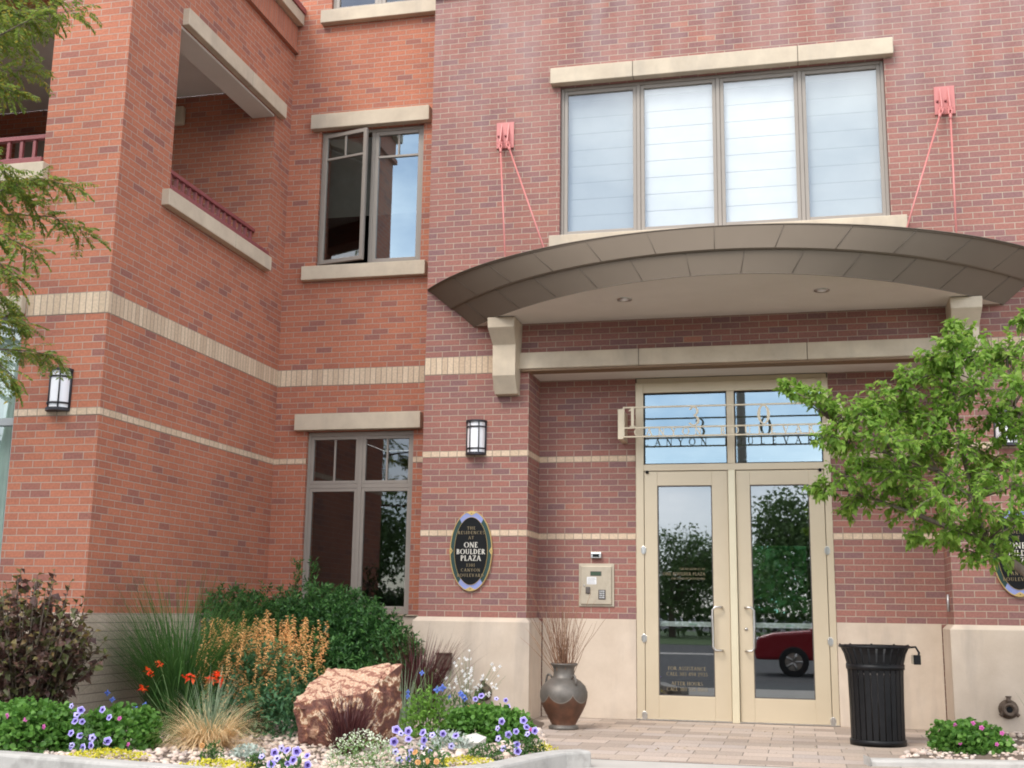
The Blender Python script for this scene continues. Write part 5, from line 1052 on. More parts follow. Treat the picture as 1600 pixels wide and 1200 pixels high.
t = thing('red_lily', 'clump of strappy leaves with bright scarlet flowers left of the straw grass', 'flowering plant', (-1.0, -3.32, 0.06)); rnd = random.Random(25)
mb = MB(); grass_clump(mb, rnd, 60, 0.10, (0.35, 0.6), (0.15, 0.8), (0.3, 0.9), 0.016, 6); mb.build('blades', LM['tallgrass'], t, uv=False)
st_ = MB()
for (x, z, sz) in ((-0.25, 0.60, .55), (-0.285, 0.525, 1.0), (-0.34, 0.385, .7), (0.10, 0.49, 1.25), (0.33, 0.525, 1.15), (0.30, 0.45, .8), (0.24, 0.47, .7)):
    y = rnd.uniform(-0.1, 0.1); f = MB()
    for k in range(int(9 * sz) + 6):
        d = Vector((rnd.gauss(0, .7), -0.5 + rnd.gauss(0, .5), rnd.gauss(0.25, .6))); leaf(f, Vector((rnd.gauss(0, .016), rnd.gauss(0, .012), rnd.gauss(0, .014))) * sz, d, 0.05 * rnd.uniform(.8, 1.2), 0.024, rnd.uniform(-1, 1), 0.2, 0.3)
    f.build('flower', LM['red'], t, (x, y, z), uv=False); st_.tube([(x * 0.2, 0, 0), (x * 0.6, y * .5, z * 0.6), (x, y, z)], [0.005, 0.004, 0.003], 4)
st_.build('stems', M['stem_green'], t)

t = thing('straw_grass', 'low fountain of straw blonde grass with grey green tips on the gravel', 'grass plant', (-0.44, -3.9, 0.06)); rnd = random.Random(26)
mb = MB(); grass_clump(mb, rnd, 1050, 0.14, (0.28, 0.54), (0.35, 1.35), (0.7, 2.3), 0.005, 7); mb.build('dry_blades', LM['blonde'], t, uv=False)
mb = MB(); grass_clump(mb, rnd, 130, 0.08, (0.35, 0.66), (0.05, 0.6), (0.1, 0.8), 0.005, 5); mb.build('green_blades', LM['bluegrass'], t, uv=False)

t = thing('purple_fountain_grass', 'maroon fountain grass growing in front of the banded boulder', 'grass plant', (0.70, -3.86, 0.06), group='maroon fountain grasses'); rnd = random.Random(27)
mb = MB(); grass_clump(mb, rnd, 330, 0.09, (0.30, 0.58), (0.1, 0.75), (0.15, 0.9), 0.009, 6); mb.build('blades', LM['purplegrass'], t, uv=False)
t = thing('purple_fountain_grass', 'taller maroon fountain grass behind the boulder against the stone base', 'grass plant', (0.43, -1.25, 0.05), group='maroon fountain grasses'); rnd = random.Random(28)
mb = MB(); grass_clump(mb, rnd, 420, 0.13, (0.5, 1.0), (0.08, 0.6), (0.15, 0.9), 0.013, 6)
for a in (-0.3, 0.4, 2.5): blade(mb, (0.0, 0, 0), a, 1.05, 0.12, 1.1, 0.02, 8)
mb.build('blades', LM['purplegrass'], t, uv=False)
t = thing('silver_grass', 'thin grey green grass tuft just behind the right end of the boulder', 'grass plant', (0.60, -2.2, 0.06)); rnd = random.Random(29)
mb = MB(); grass_clump(mb, rnd, 70, 0.08, (0.4, 0.72), (0.1, 0.8), (0.1, 0.8), 0.007, 5); mb.build('blades', LM['bluegrass'], t, uv=False)

def geranium(loc, rx, ry, rz, n, label, seed, pts):
    t = thing('geranium_mound', label, 'geranium', loc, group='green geranium mounds'); rnd = random.Random(seed); mb = MB()
    shell(mb, rnd, int(n * 1.9), rx, ry, rz, 0.044, 0.046, 2, 0.72, up=0.1); shell(mb, rnd, n, rx * .9, ry * .9, rz * .92, 0.045, 0.045, 2, 0.55)
    for k in range(5): a = rnd.uniform(0, 2 * pi); shell(mb, rnd, n // 5, rx * .38, ry * .38, rz * .5, 0.044, 0.046, 2, 0.6, c=(rx * .62 * cos(a), ry * .62 * sin(a), rz * 0.42), up=.1)
    mb.build('foliage', LM['geranium'], t, uv=False); mb = MB(); stems(mb, rnd, 30, rx, ry, rz, 0.003); mb.build('stems', M['stem_green'], t, uv=False)
    for (x, z) in pts: y = -ry * sqrt(max(0.02, 1 - (x / rx) ** 2 * 0.9 - (z / rz) ** 2 * 0.85)); flower(PINK, t, (x, y - 0.02, z), face(rnd), rnd.uniform(.8, 1.2))
geranium((-1.55, -4.62, 0.05), 0.48, 0.36, 0.40, 900, 'leafy green geranium mound with few pink flowers at the left edge', 31, [(0.02, 0.29), (0.17, 0.27), (0.30, 0.22), (-0.2, 0.2)])
geranium((-0.98, -4.28, 0.05), 0.31, 0.26, 0.36, 420, 'narrow green geranium mound behind the left petunias beside the straw grass', 32, [(0.2, 0.08), (0.1, 0.26)])
geranium((1.47, -2.55, 0.05), 0.43, 0.36, 0.31, 800, 'round green geranium mound in front of the stone base, near the urn', 33, [(0.40, 0.12)])
geranium((5.44, -1.88, 0.02), 0.35, 0.32, 0.29, 650, 'rounded green geranium with pink flowers in the bed right of the bin', 34, [(-0.12, 0.12), (0.06, 0.24), (0.16, 0.12), (0.22, 0.2), (0.0, 0.27), (-0.14, 0.25)])

def petunia(loc, w, h, n, label, seed, nl=150):
    t = thing('petunia_plant', label, 'petunia', loc, group='violet petunia plants'); rnd = random.Random(seed); mb = MB()
    shell(mb, rnd, nl, w * .8, w * .55, h * 0.7, 0.045, 0.022, 0, 0.3); mb.build('foliage', LM['petleaf'], t, uv=False); P = []; tries = 0
    while len(P) < n and tries < 400:
        tries += 1; x, z = rnd.uniform(-w, w), rnd.uniform(0.03, h)
        if (x / w) ** 2 + ((z - h * .5) / (h * .55)) ** 2 > 1 or any((x - a) ** 2 + (z - b) ** 2 < 0.042 ** 2 for a, b in P): continue
        P.append((x, z)); flower(PET if rnd.random() < .7 else PET2, t, (x, -w * 0.55 * sqrt(max(0.05, 1 - (x / w) ** 2)) + rnd.uniform(0, .1), z), face(rnd), rnd.uniform(0.75, 1.12))
petunia((-0.97, -4.74, 0.08), 0.19, 0.36, 15, 'violet petunias spilling from the geranium beside the left kerb', 41)
petunia((0.72, -5.05, 0.07), 0.18, 0.18, 11, 'low violet petunias by the kerb in front of the boulder', 42)
petunia((1.52, -4.52, 0.07), 0.25, 0.30, 18, 'fullest violet petunia plant, right of the pale frothy plant', 43)
petunia((1.94, -3.55, 0.07), 0.20, 0.26, 12, 'violet petunias at the bed corner next to the paving', 44)
petunia((1.42, -2.12, 0.07), 0.24, 0.34, 9, 'violet petunias peeking over the geranium mound below the rusty pipe', 45)

t = thing('salvia_plant', 'yellow green leafy plant with blue flower tips right of the boulder', 'flowering plant', (0.86, -2.3, 0.06)); rnd = random.Random(51)
mb = MB(); shell(mb, rnd, 1000, 0.27, 0.22, 0.42, 0.055, 0.026, 0, 0.3, up=0.6); mb.build('foliage', LM['salvia'], t, uv=False)
mb = MB()
for i in range(14): a = rnd.uniform(0, 6.28); r = rnd.uniform(0, .2); mb.tube([(r * cos(a) * .4, r * sin(a) * .4, 0), (r * cos(a), r * sin(a), rnd.uniform(.35, .58))], [0.004, 0.002], 4)
mb.build('stems', M['stem_green'], t)
for (x, z) in ((-0.18, .36), (-.05, .53), (-.16, .33), (0.06, .38), (0.12, .39), (0.16, .41), (.2, .33), (.3, .34), (.32, .31), (.28, .36)): flower(BLU, t, (x, rnd.uniform(-.2, .05), z), face(rnd), rnd.uniform(.9, 1.4))
t = thing('gaura_plant', 'airy plant with many small white flowers against the stone base', 'flowering plant', (0.95, -1.35, 0.05)); rnd = random.Random(52)
mb = MB(); shell(mb, rnd, 480, 0.26, 0.2, 0.36, 0.06, 0.014, 0, 0.2, up=0.7); mb.build('foliage', LM['petleaf'], t, uv=False); mb = MB(); P = []
for i in range(34):
    a = rnd.uniform(0, 6.28); r = rnd.random() ** .6; e = Vector((0.36 * r * cos(a) + 0.04, 0.26 * r * sin(a), rnd.uniform(0.38, 0.74) * (1.05 - 0.3 * r))); mb.tube([(e.x * .15, e.y * .15, 0), (e.x * .5, e.y * .5, e.z * .6), e], [0.003, 0.002, 0.001], 3); P.append(e)
mb.build('stems', M['stem_green'], t, uv=False)
for i in range(72): e = P[i % 34]; k = rnd.uniform(0.55, 1.0); flower(WHT, t, (e.x * k + rnd.gauss(0, .02), e.y * k - rnd.uniform(0, .06), e.z * (0.35 + 0.65 * k) + rnd.gauss(0, .02)), face(rnd), rnd.uniform(.45, .8))
t = thing('catmint_bush', 'small grey green bush with fine leaves between the salvia and geranium mound', 'shrub', (1.10, -2.05, 0.05)); rnd = random.Random(53)
mb = MB(); shell(mb, rnd, 650, 0.24, 0.22, 0.27, 0.032, 0.018, 0, 0.4); mb.build('foliage', LM['varieg'], t, uv=False)
for (x, z) in ((0.0, .24), (.1, .26), (-.1, .2)): flower(ORF, t, (x + .1, -.18, z), face(rnd), 1.0)
t = thing('frost_euphorbia', 'frothy pale green white mound in front of the maroon grass', 'flowering plant', (1.13, -4.72, 0.06)); rnd = random.Random(54)
mb = MB(); shell(mb, rnd, 700, 0.25, 0.22, 0.24, 0.035, 0.014, 0, 0.2, up=.4); mb.build('foliage', LM['frostleaf'], t, uv=False)
mb = MB(); shell(mb, rnd, 900, 0.27, 0.24, 0.27, 0.014, 0.012, 2, 0.78); mb.build('bracts', LM['frost'], t, uv=False)
def sedum(loc, rx, ry, label, seed):
    t = thing('sedum_mat', label, 'ground cover plant', loc, group='yellow sedum mats'); rnd = random.Random(seed); mb = MB()
    for i in range(int(9000 * rx * ry)):
        a = rnd.uniform(0, 6.28); r = sqrt(rnd.random()) * (1 + 0.15 * sin(3 * a + seed)); h = 0.085 * (1 - 0.6 * r) + 0.012 * noise.noise((r * cos(a) * 9, r * sin(a) * 9, seed)); leaf(mb, Vector((rx * r * cos(a), ry * r * sin(a), h * rnd.uniform(.5, 1))), rdir(rnd, 0.35), 0.024, 0.014, rnd.uniform(-1, 1), 0.1, 0.1)
    mb.build('foliage', LM['sedum'], t, uv=False)
sedum((-0.60, -5.04, 0.085), 0.29, 0.20, 'yellow sedum mat spilling over the left kerb', 61); sedum((0.30, -5.20, 0.075), 0.25, 0.17, 'yellow sedum mat on the gravel below the straw grass', 62)
sedum((1.80, -4.45, 0.07), 0.21, 0.20, 'yellow sedum mat at the kerb right of the fullest petunias', 63); sedum((2.08, -3.22, 0.04), 0.12, 0.16, 'small yellow sedum mat at the paving edge by the bed corner', 64)
def tuft(loc, r, h, label, seed, mat='tuft', orange=0, kind='small_tuft', cat='small plant'):
    t = thing(kind, label, cat, loc); rnd = random.Random(seed); mb = MB(); shell(mb, rnd, int(2600 * r), r, r * .8, h, 0.045, 0.013, 0, 0.15, up=0.5); mb.build('foliage', LM[mat], t, uv=False)
    for k in range(orange): flower(ORF, t, (rnd.uniform(-r, r) * .7, -r * .7, rnd.uniform(.3, .9) * h), face(rnd), rnd.uniform(.6, .9))
tuft((0.02, -4.72, 0.07), 0.10, 0.15, 'small dark green tuft in front of the straw grass', 71, orange=1); tuft((1.78, -3.86, 0.06), 0.14, 0.12, 'small dark green tuft left of the corner petunias', 72); tuft((1.62, -4.86, 0.07), 0.19, 0.17, 'green tuft with orange blooms under the fullest petunias', 73, orange=5)
tuft((2.05, -3.42, 0.06), 0.11, 0.14, 'dark green tuft on the paving edge behind the corner petunias', 74); tuft((0.42, -4.86, 0.07), 0.08, 0.09, 'tiny green tuft between the two front clumps', 75)
tuft((0.10, -4.32, 0.07), 0.14, 0.08, 'flat silvery plant on the gravel by the straw grass', 76, 'silver', kind='silver_plant'); tuft((1.30, -3.25, 0.07), 0.24, 0.13, 'low blue grey mound on the gravel beside the pale rock', 77, 'silver', kind='silver_plant')
tuft((-0.90, -3.75, 0.06), 0.16, 0.22, 'dull green filler plant between geranium and scarlet flowers', 78, 'petleaf')
t = thing('lobelia_plant', 'wispy plant with a few blue flowers left of the scarlet lilies', 'flowering plant', (-1.28, -3.7, 0.06)); rnd = random.Random(79)
mb = MB(); shell(mb, rnd, 160, 0.25, 0.18, 0.32, 0.05, 0.012, 0, 0.2, up=.6); mb.build('foliage', LM['petleaf'], t, uv=False)
for (x, z) in ((-.12, .38), (-.07, .33), (.14, .28), (.2, .24), (.22, .3)): flower(BLU, t, (x, -.12, z), face(rnd), 1.0)
t = thing('spiky_grass', 'spiky dark green grass at the right edge under the rusty pipe', 'grass plant', (6.22, -1.15, 0.05)); rnd = random.Random(80)
mb = MB(); grass_clump(mb, rnd, 46, 0.07, (0.35, 0.6), (0.2, 0.95), (0.0, 0.35), 0.012, 4); mb.build('blades', LM['tallgrass'], t, uv=False)

# fallen leaves and petals on the paving
rnd = random.Random(85); mb = MB()
for i in range(70):
    p = Vector((rnd.uniform(1.9, 6.0), rnd.uniform(-3.0, 0.45), 0.004)); d = rdir(rnd, 0); d.z = 0.05; l = rnd.uniform(0.015, 0.04); leaf(mb, p, d, l, l * .5, rnd.uniform(-.3, .3), 0.1, 0.0)
M['litter'] = leafmat('dry fallen leaves', [(0.24, 0.16, 0.07), (0.16, 0.10, 0.05), (0.32, 0.26, 0.10), (0.10, 0.13, 0.04)], 0.8, 0.1); stuff(mb.build('leaf_litter', M['litter'], uv=False))

# ================================================================ TREES
CL = [(4.03, -2.69, 3.0, 0.078), (4.15, -2.35, 3.04, 0.101), (4.26, -2.54, 2.93, 0.112), (4.37, -2.29, 2.88, 0.146), (4.5, -2.26, 2.8, 0.157), (4.61, -2.88, 2.73, 0.146), (4.38, -2.94, 2.56, 0.123), (4.57, -2.03, 2.64, 0.168), (4.75, -2.66, 2.7, 0.168), (4.75, -2.69, 2.86, 0.134), (4.97, -1.85, 2.94, 0.19), (4.98, -2.43, 3.01, 0.168), (5.18, -2.03, 3.19, 0.179), (5.23, -2.43, 3.28, 0.134), (5.32, -2.25, 3.23, 0.19), (5.37, -2.78, 3.27, 0.146), (5.43, -2.25, 3.61, 0.078), (5.55, -2.0, 3.53, 0.134), (5.56, -2.37, 3.27, 0.19), (5.76, -2.13, 3.38, 0.168), (5.89, -2.21, 3.33, 0.19), (4.83, -2.88, 2.51, 0.202), (5.1, -2.12, 2.73, 0.224), (5.35, -2.3, 2.91, 0.235), (5.56, -2.62, 2.96, 0.224), (5.8, -2.92, 2.95, 0.19), (4.78, -2.0, 2.39, 0.168), (4.49, -2.43, 2.29, 0.157), (4.34, -2.16, 2.21, 0.101), (4.26, -1.98, 2.23, 0.078), (4.63, -2.16, 2.15, 0.146), (4.5, -1.94, 2.03, 0.09), (4.89, -2.52, 2.3, 0.224), (5.2, -2.07, 2.46, 0.246), (5.41, -2.46, 2.56, 0.235), (5.66, -1.92, 2.47, 0.202), (5.03, -1.98, 2.11, 0.224), (5.2, -2.84, 2.1, 0.246), (5.44, -2.8, 2.06, 0.246), (5.74, -2.71, 2.16, 0.246), (5.21, -1.89, 1.92, 0.168), (5.37, -2.47, 1.83, 0.179), (5.62, -2.26, 1.84, 0.179), (5.79, -2.62, 1.87, 0.202), (5.52, -2.39, 1.65, 0.123), (5.64, -2.53, 1.62, 0.123), (5.88, -2.56, 2.38, 0.134), (5.99, -2.31, 2.73, 0.123), (5.04, -2.31, 1.81, 0.09), (5.88, -1.96, 1.59, 0.078), (5.28, -2.2, 1.76, 0.09), (6.25, -1.93, 3.35, 0.246), (6.26, -2.01, 2.88, 0.28), (6.25, -1.86, 2.41, 0.28), (6.15, -2.21, 1.9, 0.246), (6.35, -2.77, 2.96, 0.336), (6.53, -2.0, 2.44, 0.336), (6.46, -1.89, 1.92, 0.28), (6.86, -1.95, 2.77, 0.336), (6.71, -2.32, 2.09, 0.336), (6.33, -2.16, 3.62, 0.246), (6.48, -2.72, 3.38, 0.28), (6.05, -2.04, 3.67, 0.09), (5.84, -2.3, 2.68, 0.17), (5.96, -2.4, 2.5, 0.18), (5.9, -2.1, 2.86, 0.16), (5.72, -2.2, 2.8, 0.15), (6.05, -2.3, 2.2, 0.2), (5.3, -2.4, 2.75, 0.2), (5.1, -2.5, 2.55, 0.2), (5.6, -2.3, 2.3, 0.2), (5.0, -2.3, 2.85, 0.14), (4.65, -2.4, 2.42, 0.13), (4.9, -2.2, 2.2, 0.16)]
t = thing('broadleaf_tree', 'young bright green broad-leaved tree reaching in from the right', 'tree', (6.75, -2.2, 0.0)); rnd = random.Random(91); O = Vector((6.75, -2.2, 0))
mb = MB(); limbs = MB(); tk = MB()
tk.tube([(0, 0, -0.05), (-0.08, 0.02, 0.45), (-0.35, 0.0, 0.95), (-0.75, -0.02, 1.42)], [0.085, 0.07, 0.06, 0.045], 10); tk.tube([(-0.18, 0.0, 0.7), (-0.1, 0.1, 1.4), (-0.15, 0.1, 2.2), (-0.3, 0.05, 3.1)], [0.055, 0.045, 0.03, 0.012], 8)
tk.build('trunk', M['bark'], t)
nodes = [Vector((-0.75, -0.02, 1.42)), Vector((-1.15, 0.0, 1.75)), Vector((-1.22, -0.05, 2.1)), Vector((-0.15, 0.1, 2.2)), Vector((-0.22, 0.07, 2.7)), Vector((-0.12, 0.1, 1.6)), Vector((-1.9, -0.1, 2.5)), Vector((-1.3, 0.0, 2.6)), Vector((-0.85, 0.05, 2.9))]
limbs.tube([nodes[0], nodes[1], nodes[2], (-1.5, -0.05, 2.35), nodes[6], (-2.35, -0.05, 2.80), (-2.6, -0.1, 2.98)], [0.04, 0.034, 0.028, 0.022, 0.016, 0.009, 0.004], 7); limbs.tube([nodes[2], nodes[7], (-1.35, 0, 3.2), (-1.3, 0, 3.5)], [0.026, 0.02, 0.012, 0.004], 6); limbs.tube([nodes[5], nodes[8], (-0.9, 0, 3.4)], [0.03, 0.02, 0.006], 6); limbs.tube([nodes[1], (-1.7, 0.05, 2.0), (-2.2, 0.1, 2.2), (-2.45, 0.15, 2.22)], [0.025, 0.018, 0.010, 0.004], 6)
extra = [Vector((-1.5, -0.05, 2.35)), Vector((-2.35, -0.05, 2.8)), Vector((-1.35, 0, 3.2)), Vector((-1.7, .05, 2.0)), Vector((-2.2, .1, 2.2))]
for (x, y, z, r) in CL:
    c = Vector((x, y, z)) - O; nd = min(nodes + extra, key=lambda q: (q - c).length); limbs.tube([nd, nd.lerp(c, 0.5) + Vector((0, 0, 0.04)), c + Vector((0, 0, r * .3))], [0.010, 0.007, 0.003], 5)
    for j in range(max(8, int(r * 92))):
        e = c + rdir(rnd, 0.1) * r * 1.15; limbs.tube([c, c.lerp(e, .6) + Vector((0, 0, .02)), e], [0.004, 0.003, 0.0012], 3, cap=False); d = (e - c).normalized()
        for k in range(13):
            q = c.lerp(e, 0.15 + 0.9 * k / 13); ld = (d * 0.6 + rdir(rnd, -0.05) * 0.9 + Vector((0, 0, -0.25))).normalized(); l = rnd.uniform(0.045, 0.088); leaf(mb, q, ld, l, l * 0.56, rnd.uniform(-0.8, 0.8), 0.14, 0.25)
mb.build('crown', LM['broad'], t, uv=False); limbs.build('limbs', M['bark'], t, uv=False)

SP = [[(-2.32, -5.15, 5.49), (-2.04, -5.07, 5.64), (-1.77, -4.99, 5.82), (-1.42, -4.91, 5.88)], [(-2.45, -4.9, 5.97), (-2.15, -4.82, 6.0), (-1.85, -4.74, 5.84)], [(-2.64, -4.65, 6.0), (-2.39, -4.57, 6.01), (-2.21, -4.49, 5.86)], [(-2.44, -5.03, 5.62), (-2.14, -4.95, 5.68), (-2.1, -4.87, 5.83)], [(-2.54, -4.78, 5.41), (-2.32, -4.7, 5.55), (-2.03, -4.62, 5.52)], [(-2.24, -5.15, 5.26), (-2.03, -5.07, 5.22), (-1.91, -4.99, 5.16)],
 [(-2.38, -4.9, 4.29), (-2.1, -4.82, 4.41), (-1.81, -4.74, 4.53), (-1.52, -4.66, 4.46)], [(-2.56, -4.65, 4.22), (-2.27, -4.57, 4.31), (-1.84, -4.49, 4.29), (-1.52, -4.41, 4.14)], [(-2.13, -5.03, 4.01), (-1.9, -4.95, 3.97), (-1.66, -4.87, 3.85)], [(-2.37, -4.78, 4.44), (-2.08, -4.7, 4.5), (-1.94, -4.62, 4.35)], [(-2.01, -5.15, 3.76), (-1.84, -5.07, 3.72), (-1.74, -4.99, 3.59)], [(-2.13, -4.9, 3.22), (-1.95, -4.82, 3.33), (-1.83, -4.74, 3.32)], [(-2.43, -4.65, 3.08), (-2.14, -4.57, 3.16), (-1.9, -4.49, 3.15), (-1.72, -4.41, 3.12)], [(-2.0, -5.03, 2.83), (-1.84, -4.95, 2.94), (-1.75, -4.87, 2.85)], [(-2.28, -4.78, 3.67), (-2.13, -4.7, 3.58), (-2.06, -4.62, 3.52)], [(-2.04, -5.15, 4.54), (-1.92, -5.07, 4.5), (-1.84, -4.99, 4.43)], [(-2.46, -4.9, 6.08), (-2.17, -4.82, 6.21), (-1.79, -4.74, 6.12)]]
t = thing('locust_tree', 'feathery olive green locust tree hanging its branches in from the left', 'tree', (-4.1, -4.75, 0.0)); rnd = random.Random(92); O = Vector((-4.1, -4.75, 0))
tk = MB(); tk.tube([(0, 0, -0.05), (0.03, 0.02, 1.2), (0.0, 0.05, 2.6), (0.1, 0.0, 4.2), (0.2, 0.05, 6.5)], [0.12, 0.10, 0.09, 0.07, 0.03], 10); tk.build('trunk', M['bark'], t)
mb = MB(); limbs = MB()
def frond(p, d, ln):
    d = d.normalized(); s = d.cross(Vector((0, 0, 1))); s = s.normalized() if s.length > 1e-3 else Vector((1, 0, 0)); q = Vector(p); v = d.copy(); n = 9; pr_ = [Vector(q)]
    for i in range(n):
        q = q + v * ln / n; v = (v + Vector((0, 0, -0.085))).normalized(); pr_.append(Vector(q)); l = 0.054 * (1.0 - 0.45 * abs(i / n - 0.4)) * rnd.uniform(.85, 1.15)
        for sg_ in (-1, 1): e = (s * sg_ * 0.9 + v * 0.45 + Vector((0, 0, -0.18 + rnd.gauss(0, .15)))).normalized(); leaf(mb, q, e, l, l * 0.42, rnd.uniform(-.9, .9), 0.05, 0.15, 0, 1)
    limbs.tube(pr_[::3] + [pr_[-1]], 0.0013, 3, cap=False)
def spray(pts, nf):
    pts = [Vector(p) - O for p in pts]; n = len(pts); limbs.tube(pts, [0.010 * (1 - 0.8 * i / (n - 1)) for i in range(n)], 5)
    for k in range(nf):
        f_ = 0.05 + 0.95 * k / (nf - 1); i = min(n - 2, int(f_ * (n - 1))); q = pts[i].lerp(pts[i + 1], f_ * (n - 1) - i); d = (pts[i + 1] - pts[i]).normalized()
        frond(q, d * 0.55 + rdir(rnd, 0) * 0.75 + Vector((0.1, 0, -0.12)), rnd.uniform(0.15, 0.24))
for s_ in SP:
    ln = (Vector(s_[-1]) - Vector(s_[0])).length; spray(s_, int(ln * 40) + 10); a = Vector(s_[0]) - O; b = Vector((0.1, 0.0, max(2.0, a.z - rnd.uniform(.2, .7)))); limbs.tube([b, b.lerp(a, .5) + Vector((0, 0, .15)), a], [0.03, 0.02, 0.010], 6)
for i in range(70):       # the rest of the crown, out of the frame to the left and above
    a = rnd.uniform(0, 2 * pi); r = rnd.uniform(.5, 1.9); p = O + Vector((-0.35 + r * cos(a), r * sin(a) * .8, rnd.uniform(3.2, 7.6))); e = p + Vector((cos(a) * .5, sin(a) * .5, rnd.uniform(-.2, .2)))
    if p.x > -2.9: continue
    if e.y > -3.6 or p.y > -3.7: continue
    spray([p, p.lerp(e, .5) + Vector((0, 0, .08)), e], 16); b = Vector((0.1, 0, p.z - .5)); limbs.tube([b, p - O], [0.02, 0.01], 5)
mb.build('crown', LM['locust'], t, uv=False); limbs.build('limbs', M['bark'], t, uv=False)
# ================================================================ ACROSS THE STREET (seen in the glass)
rnd = random.Random(101)
def tree_meshes(seed, h, r):
    rnd = random.Random(seed); tk = MB(); tk.tube([(0, 0, -0.3), (0.1, 0, h * 0.25), (0, 0.1, h * 0.6)], [0.28, 0.22, 0.1], 8); cr = MB()
    blobs = [(Vector((rnd.uniform(-.55, .55) * r, rnd.uniform(-.55, .55) * r, h * rnd.uniform(0.35, 0.82))), r * rnd.uniform(0.38, 0.62)) for _ in range(15)] + [(Vector((0, 0, h * 0.62)), r * .8)]
    for c, rr_ in blobs:
        tk.tube([(0, 0, h * 0.3), c * 0.8, c], [0.08, 0.05, 0.02], 4)
        for k in range(420):
            q = c + rdir(rnd, 0.0) * rr_ * rnd.uniform(0.55, 1.0); leaf(cr, q, rdir(rnd, -0.1), rnd.uniform(0.22, 0.36), rnd.uniform(0.14, 0.22), rnd.uniform(-1.5, 1.5), 0.1, 0.2)
    return tk, cr
protos = []
SPOTS = [(-62, -58, 1.45), (-50, -62, 1.3), (-40, -57, 1.5), (-31, -64, 1.4), (-23, -57, 1.2), (-15.5, -63, 1.0), (-9, -60, .85), (-3.6, -62, .84), (1.0, -66, .78), (5.5, -52, 1.05), (11, -60, 1.1), (18, -57, 1.0), (26, -62, 1.15), (36, -58, 1.0), (-13, -48, .8), (-34, -46, .9), (1.0, 24, .85), (4.2, 27, .95), (6.5, 33, 1.0), (-2, 33, .9)]
desc = ['rounded dark tree across the street, seen reflected in the glass', 'spreading mid green tree across the street, seen reflected in the glass']
for i in range(2):
    tk, cr = tree_meshes(300 + i, 8.2, 3.9); t = thing('street_tree', desc[i], 'tree', (SPOTS[i][0], SPOTS[i][1], -0.26), group='trees across the street'); tk.build('trunk', M['bark'], t, uv=False); cr.build('crown', LM['far'], t, uv=False); t.scale = (SPOTS[i][2],) * 3; protos.append(t)
for i, (x, y, s) in enumerate(SPOTS[2:]): copy_thing(protos[i % 2], (x, y, -0.26), rnd.uniform(0, 6), desc[i % 2], 'trees across the street', s)
def carpaint(name, c): return surf(name, c, tuple(q * .95 for q in c), 0.25, 0.1, bumps=0)
M['tyre'] = surf('tyre rubber', (0.02, 0.02, 0.02), rough=0.85, bumps=0.1); M['car_glass'] = surf('dark car glass', (0.02, 0.024, 0.028), rough=0.05, bumps=0)
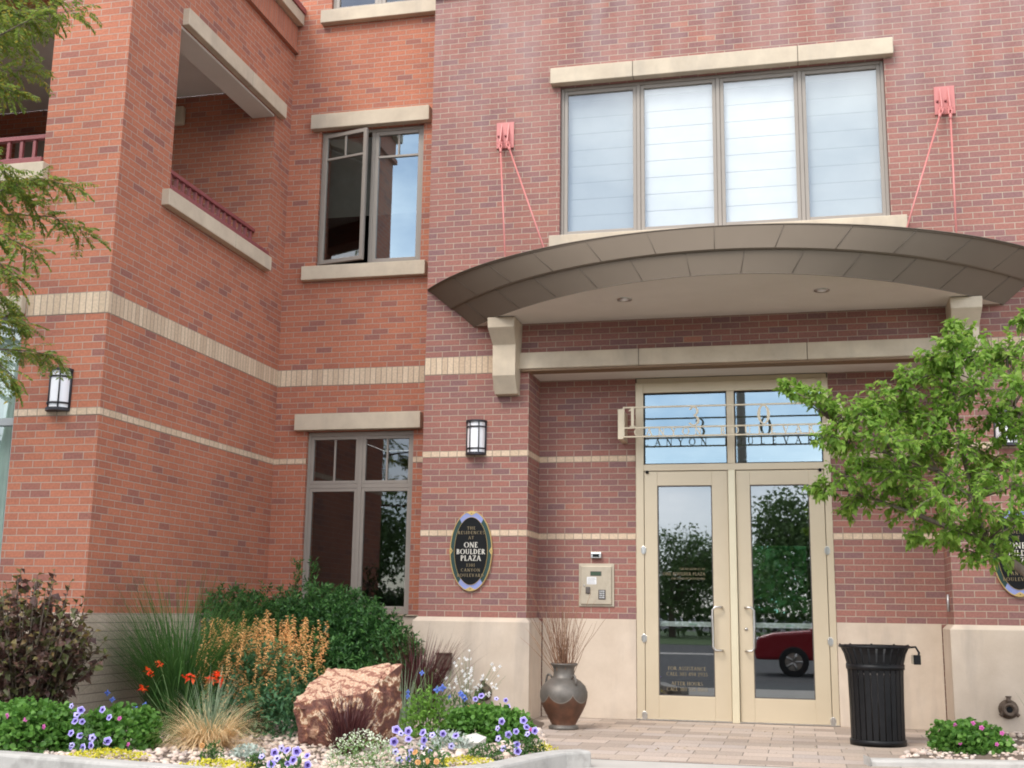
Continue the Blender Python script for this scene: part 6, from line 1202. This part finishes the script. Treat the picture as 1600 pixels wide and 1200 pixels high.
def car(name, label, loc, rz, paint, kind='suv', group=None):
    t = thing(name, label, 'car' if kind != 'pickup' else 'pickup truck', loc, rz, group); Wd_ = 0.9
    if kind == 'pickup': low = [(-2.6, .42), (-2.62, .75), (-2.5, .98), (-1.3, 1.06), (2.7, 1.06), (2.72, .5), (2.6, .42)]; top = [(-1.25, 1.06), (-0.6, 1.72), (0.75, 1.75), (0.85, 1.06)]
    elif kind == 'suv': low = [(-2.15, .38), (-2.2, .62), (-2.1, .88), (-1.75, .98), (-0.85, 1.06), (2.05, 1.08), (2.15, .85), (2.15, .45), (2.05, .36)]; top = [(-0.95, 1.05), (-0.2, 1.58), (1.0, 1.66), (1.75, 1.6), (2.1, 1.06)]
    else: low = [(-2.2, .32), (-2.25, .55), (-2.1, .72), (-1.0, .92), (1.5, .95), (2.15, .92), (2.25, .6), (2.2, .32)]; top = [(-1.0, .92), (-0.25, 1.38), (0.85, 1.42), (1.75, .94)]
    def sec(poly, w0, w1, zref0, zref1, mb):
        n = len(poly); f_ = lambda z: w0 + (w1 - w0) * max(0, min(1, (z - zref0) / (zref1 - zref0))); vs = [(x, -f_(z), z) for x, z in poly] + [(x, f_(z), z) for x, z in poly]
        mb.add(vs, [tuple(range(n)), tuple(range(2 * n - 1, n - 1, -1))] + [(i + n, (i + 1) % n + n, (i + 1) % n, i) for i in range(n)])
    mb = MB(); sec(low, Wd_, Wd_ * .97, .3, 1.1, mb); mb.build('body', paint, t, bevel=0.07)
    mb = MB(); sec(top, Wd_ * .95, Wd_ * .72, top[0][1], 1.7, mb); mb.build('cabin', paint, t, bevel=0.05)
    zt_ = max(z for _, z in top)
    for s in (-1, 1):
        ins = [(x * 0.90 + 0.03, top[0][1] + 0.05 + (z - top[0][1]) * 0.80) for x, z in top]; f_ = lambda z: Wd_ * .95 + (Wd_ * .72 - Wd_ * .95) * (z - top[0][1]) / (1.7 - top[0][1]); mb = MB(); mb.add([(x, s * (f_(z) + 0.006), z) for x, z in ins], [tuple(range(len(ins)))]); mb.build('side_window', M['car_glass'], t)
        hl = MB(); x0 = low[1][0]; hl.box(x0 + 0.02, x0 + 0.22, s * 0.62 - 0.16, s * 0.62 + 0.16, low[1][1] + 0.06, low[1][1] + 0.24); hl.build('headlight', M['opal'], t, bevel=0.03)
    for x in (low[0][0] + 0.85, low[-1][0] - 0.85):
        for s in (-1, 1):
            mb = MB(); R0 = 0.34; n = 28; prof = [(0.20, 0), (R0 - .03, 0), (R0, .03), (R0, .19), (R0 - .03, .22), (0.0, .22)]; c = (x, s * (Wd_ + 0.03), R0)
            vs = [(c[0] + r * cos(2 * pi * j / n), c[1] - s * y, c[2] + r * sin(2 * pi * j / n)) for r, y in prof for j in range(n)]; mb.add(vs, [(i * n + j, i * n + (j + 1) % n, (i + 1) * n + (j + 1) % n, (i + 1) * n + j) for i in range(len(prof) - 1) for j in range(n)]); w_ = mb.build('wheel', M['tyre'], t)
            mb = MB(); mb.add([(c[0] + 0.2 * cos(2 * pi * j / n), c[1] - s * 0.02, c[2] + 0.2 * sin(2 * pi * j / n)) for j in range(n)], [tuple(range(n))])
            for k in range(5): a = 2 * pi * k / 5; mb.tube([(c[0] + .03 * cos(a), c[1] - s * .005, c[2] + .03 * sin(a)), (c[0] + .2 * cos(a), c[1] - s * .005, c[2] + .2 * sin(a))], 0.028, 6)
            mb.build('rim', M['steel'], w_)
    return t
car('parked_car', 'dark red car parked behind the viewpoint, seen reflected in the right door', (5.25, -15.6, -0.245), 0, carpaint('red car paint', (0.27, 0.012, 0.022)), 'suv')
car('parked_car', 'silver car far across the lawn, reflected above the red car', (3.2, -94, -0.3), 0.1, carpaint('silver car paint', (0.5, 0.51, 0.53)), 'sedan'); car('parked_pickup', 'white pickup truck far across the lawn, reflected in the left door', (-8.0, -95, -0.3), pi, carpaint('white truck paint', (0.75, 0.75, 0.75)), 'pickup')
t = thing('utility_pole', 'tall dark timber utility pole across the street, reflected in the transom glass', 'utility pole', (2.13, -33, -0.3)); mb = MB(); mb.tube([(0, 0, 0), (0, 0, 12.5)], [0.22, 0.16], 10); mb.build('post', M['bark'], t); mb = MB(); mb.box(-1.2, 1.2, -0.06, 0.06, 11.3, 11.45); mb.build('crossarm', M['bark'], t)

hg = MB(); rnd = random.Random(140)
for i in range(9000): p = Vector((rnd.uniform(-75, 45), -68 + rnd.uniform(-1, 1), 0)); h = 2.6 + 0.8 * noise.noise((p.x * 0.25, 0, 0)); leaf(hg, p + Vector((0, 0, h * rnd.random() ** .7 - .3)), rdir(rnd, 0), rnd.uniform(.4, .7), rnd.uniform(.25, .4), rnd.uniform(-1.5, 1.5), .1, .2)
tag(hg.build('hedge', LM['far'], None, (0, 0, 0), uv=False), 'long dark hedge behind the trees across the street, seen only as a reflection', 'hedge')

hg = MB()
for i in range(2600): p = Vector((rnd.uniform(-6, 12), 22 + rnd.uniform(-.8, .8), 0)); leaf(hg, p + Vector((0, 0, 3.4 * rnd.random() ** .7 - .3)), rdir(rnd, 0), rnd.uniform(.35, .6), rnd.uniform(.22, .38), rnd.uniform(-1.5, 1.5), .1, .2)
tag(hg.build('hedge', LM['far'], None, (0, 0, 0), uv=False), 'green hedge behind the building, seen through the teal lobby window', 'hedge')
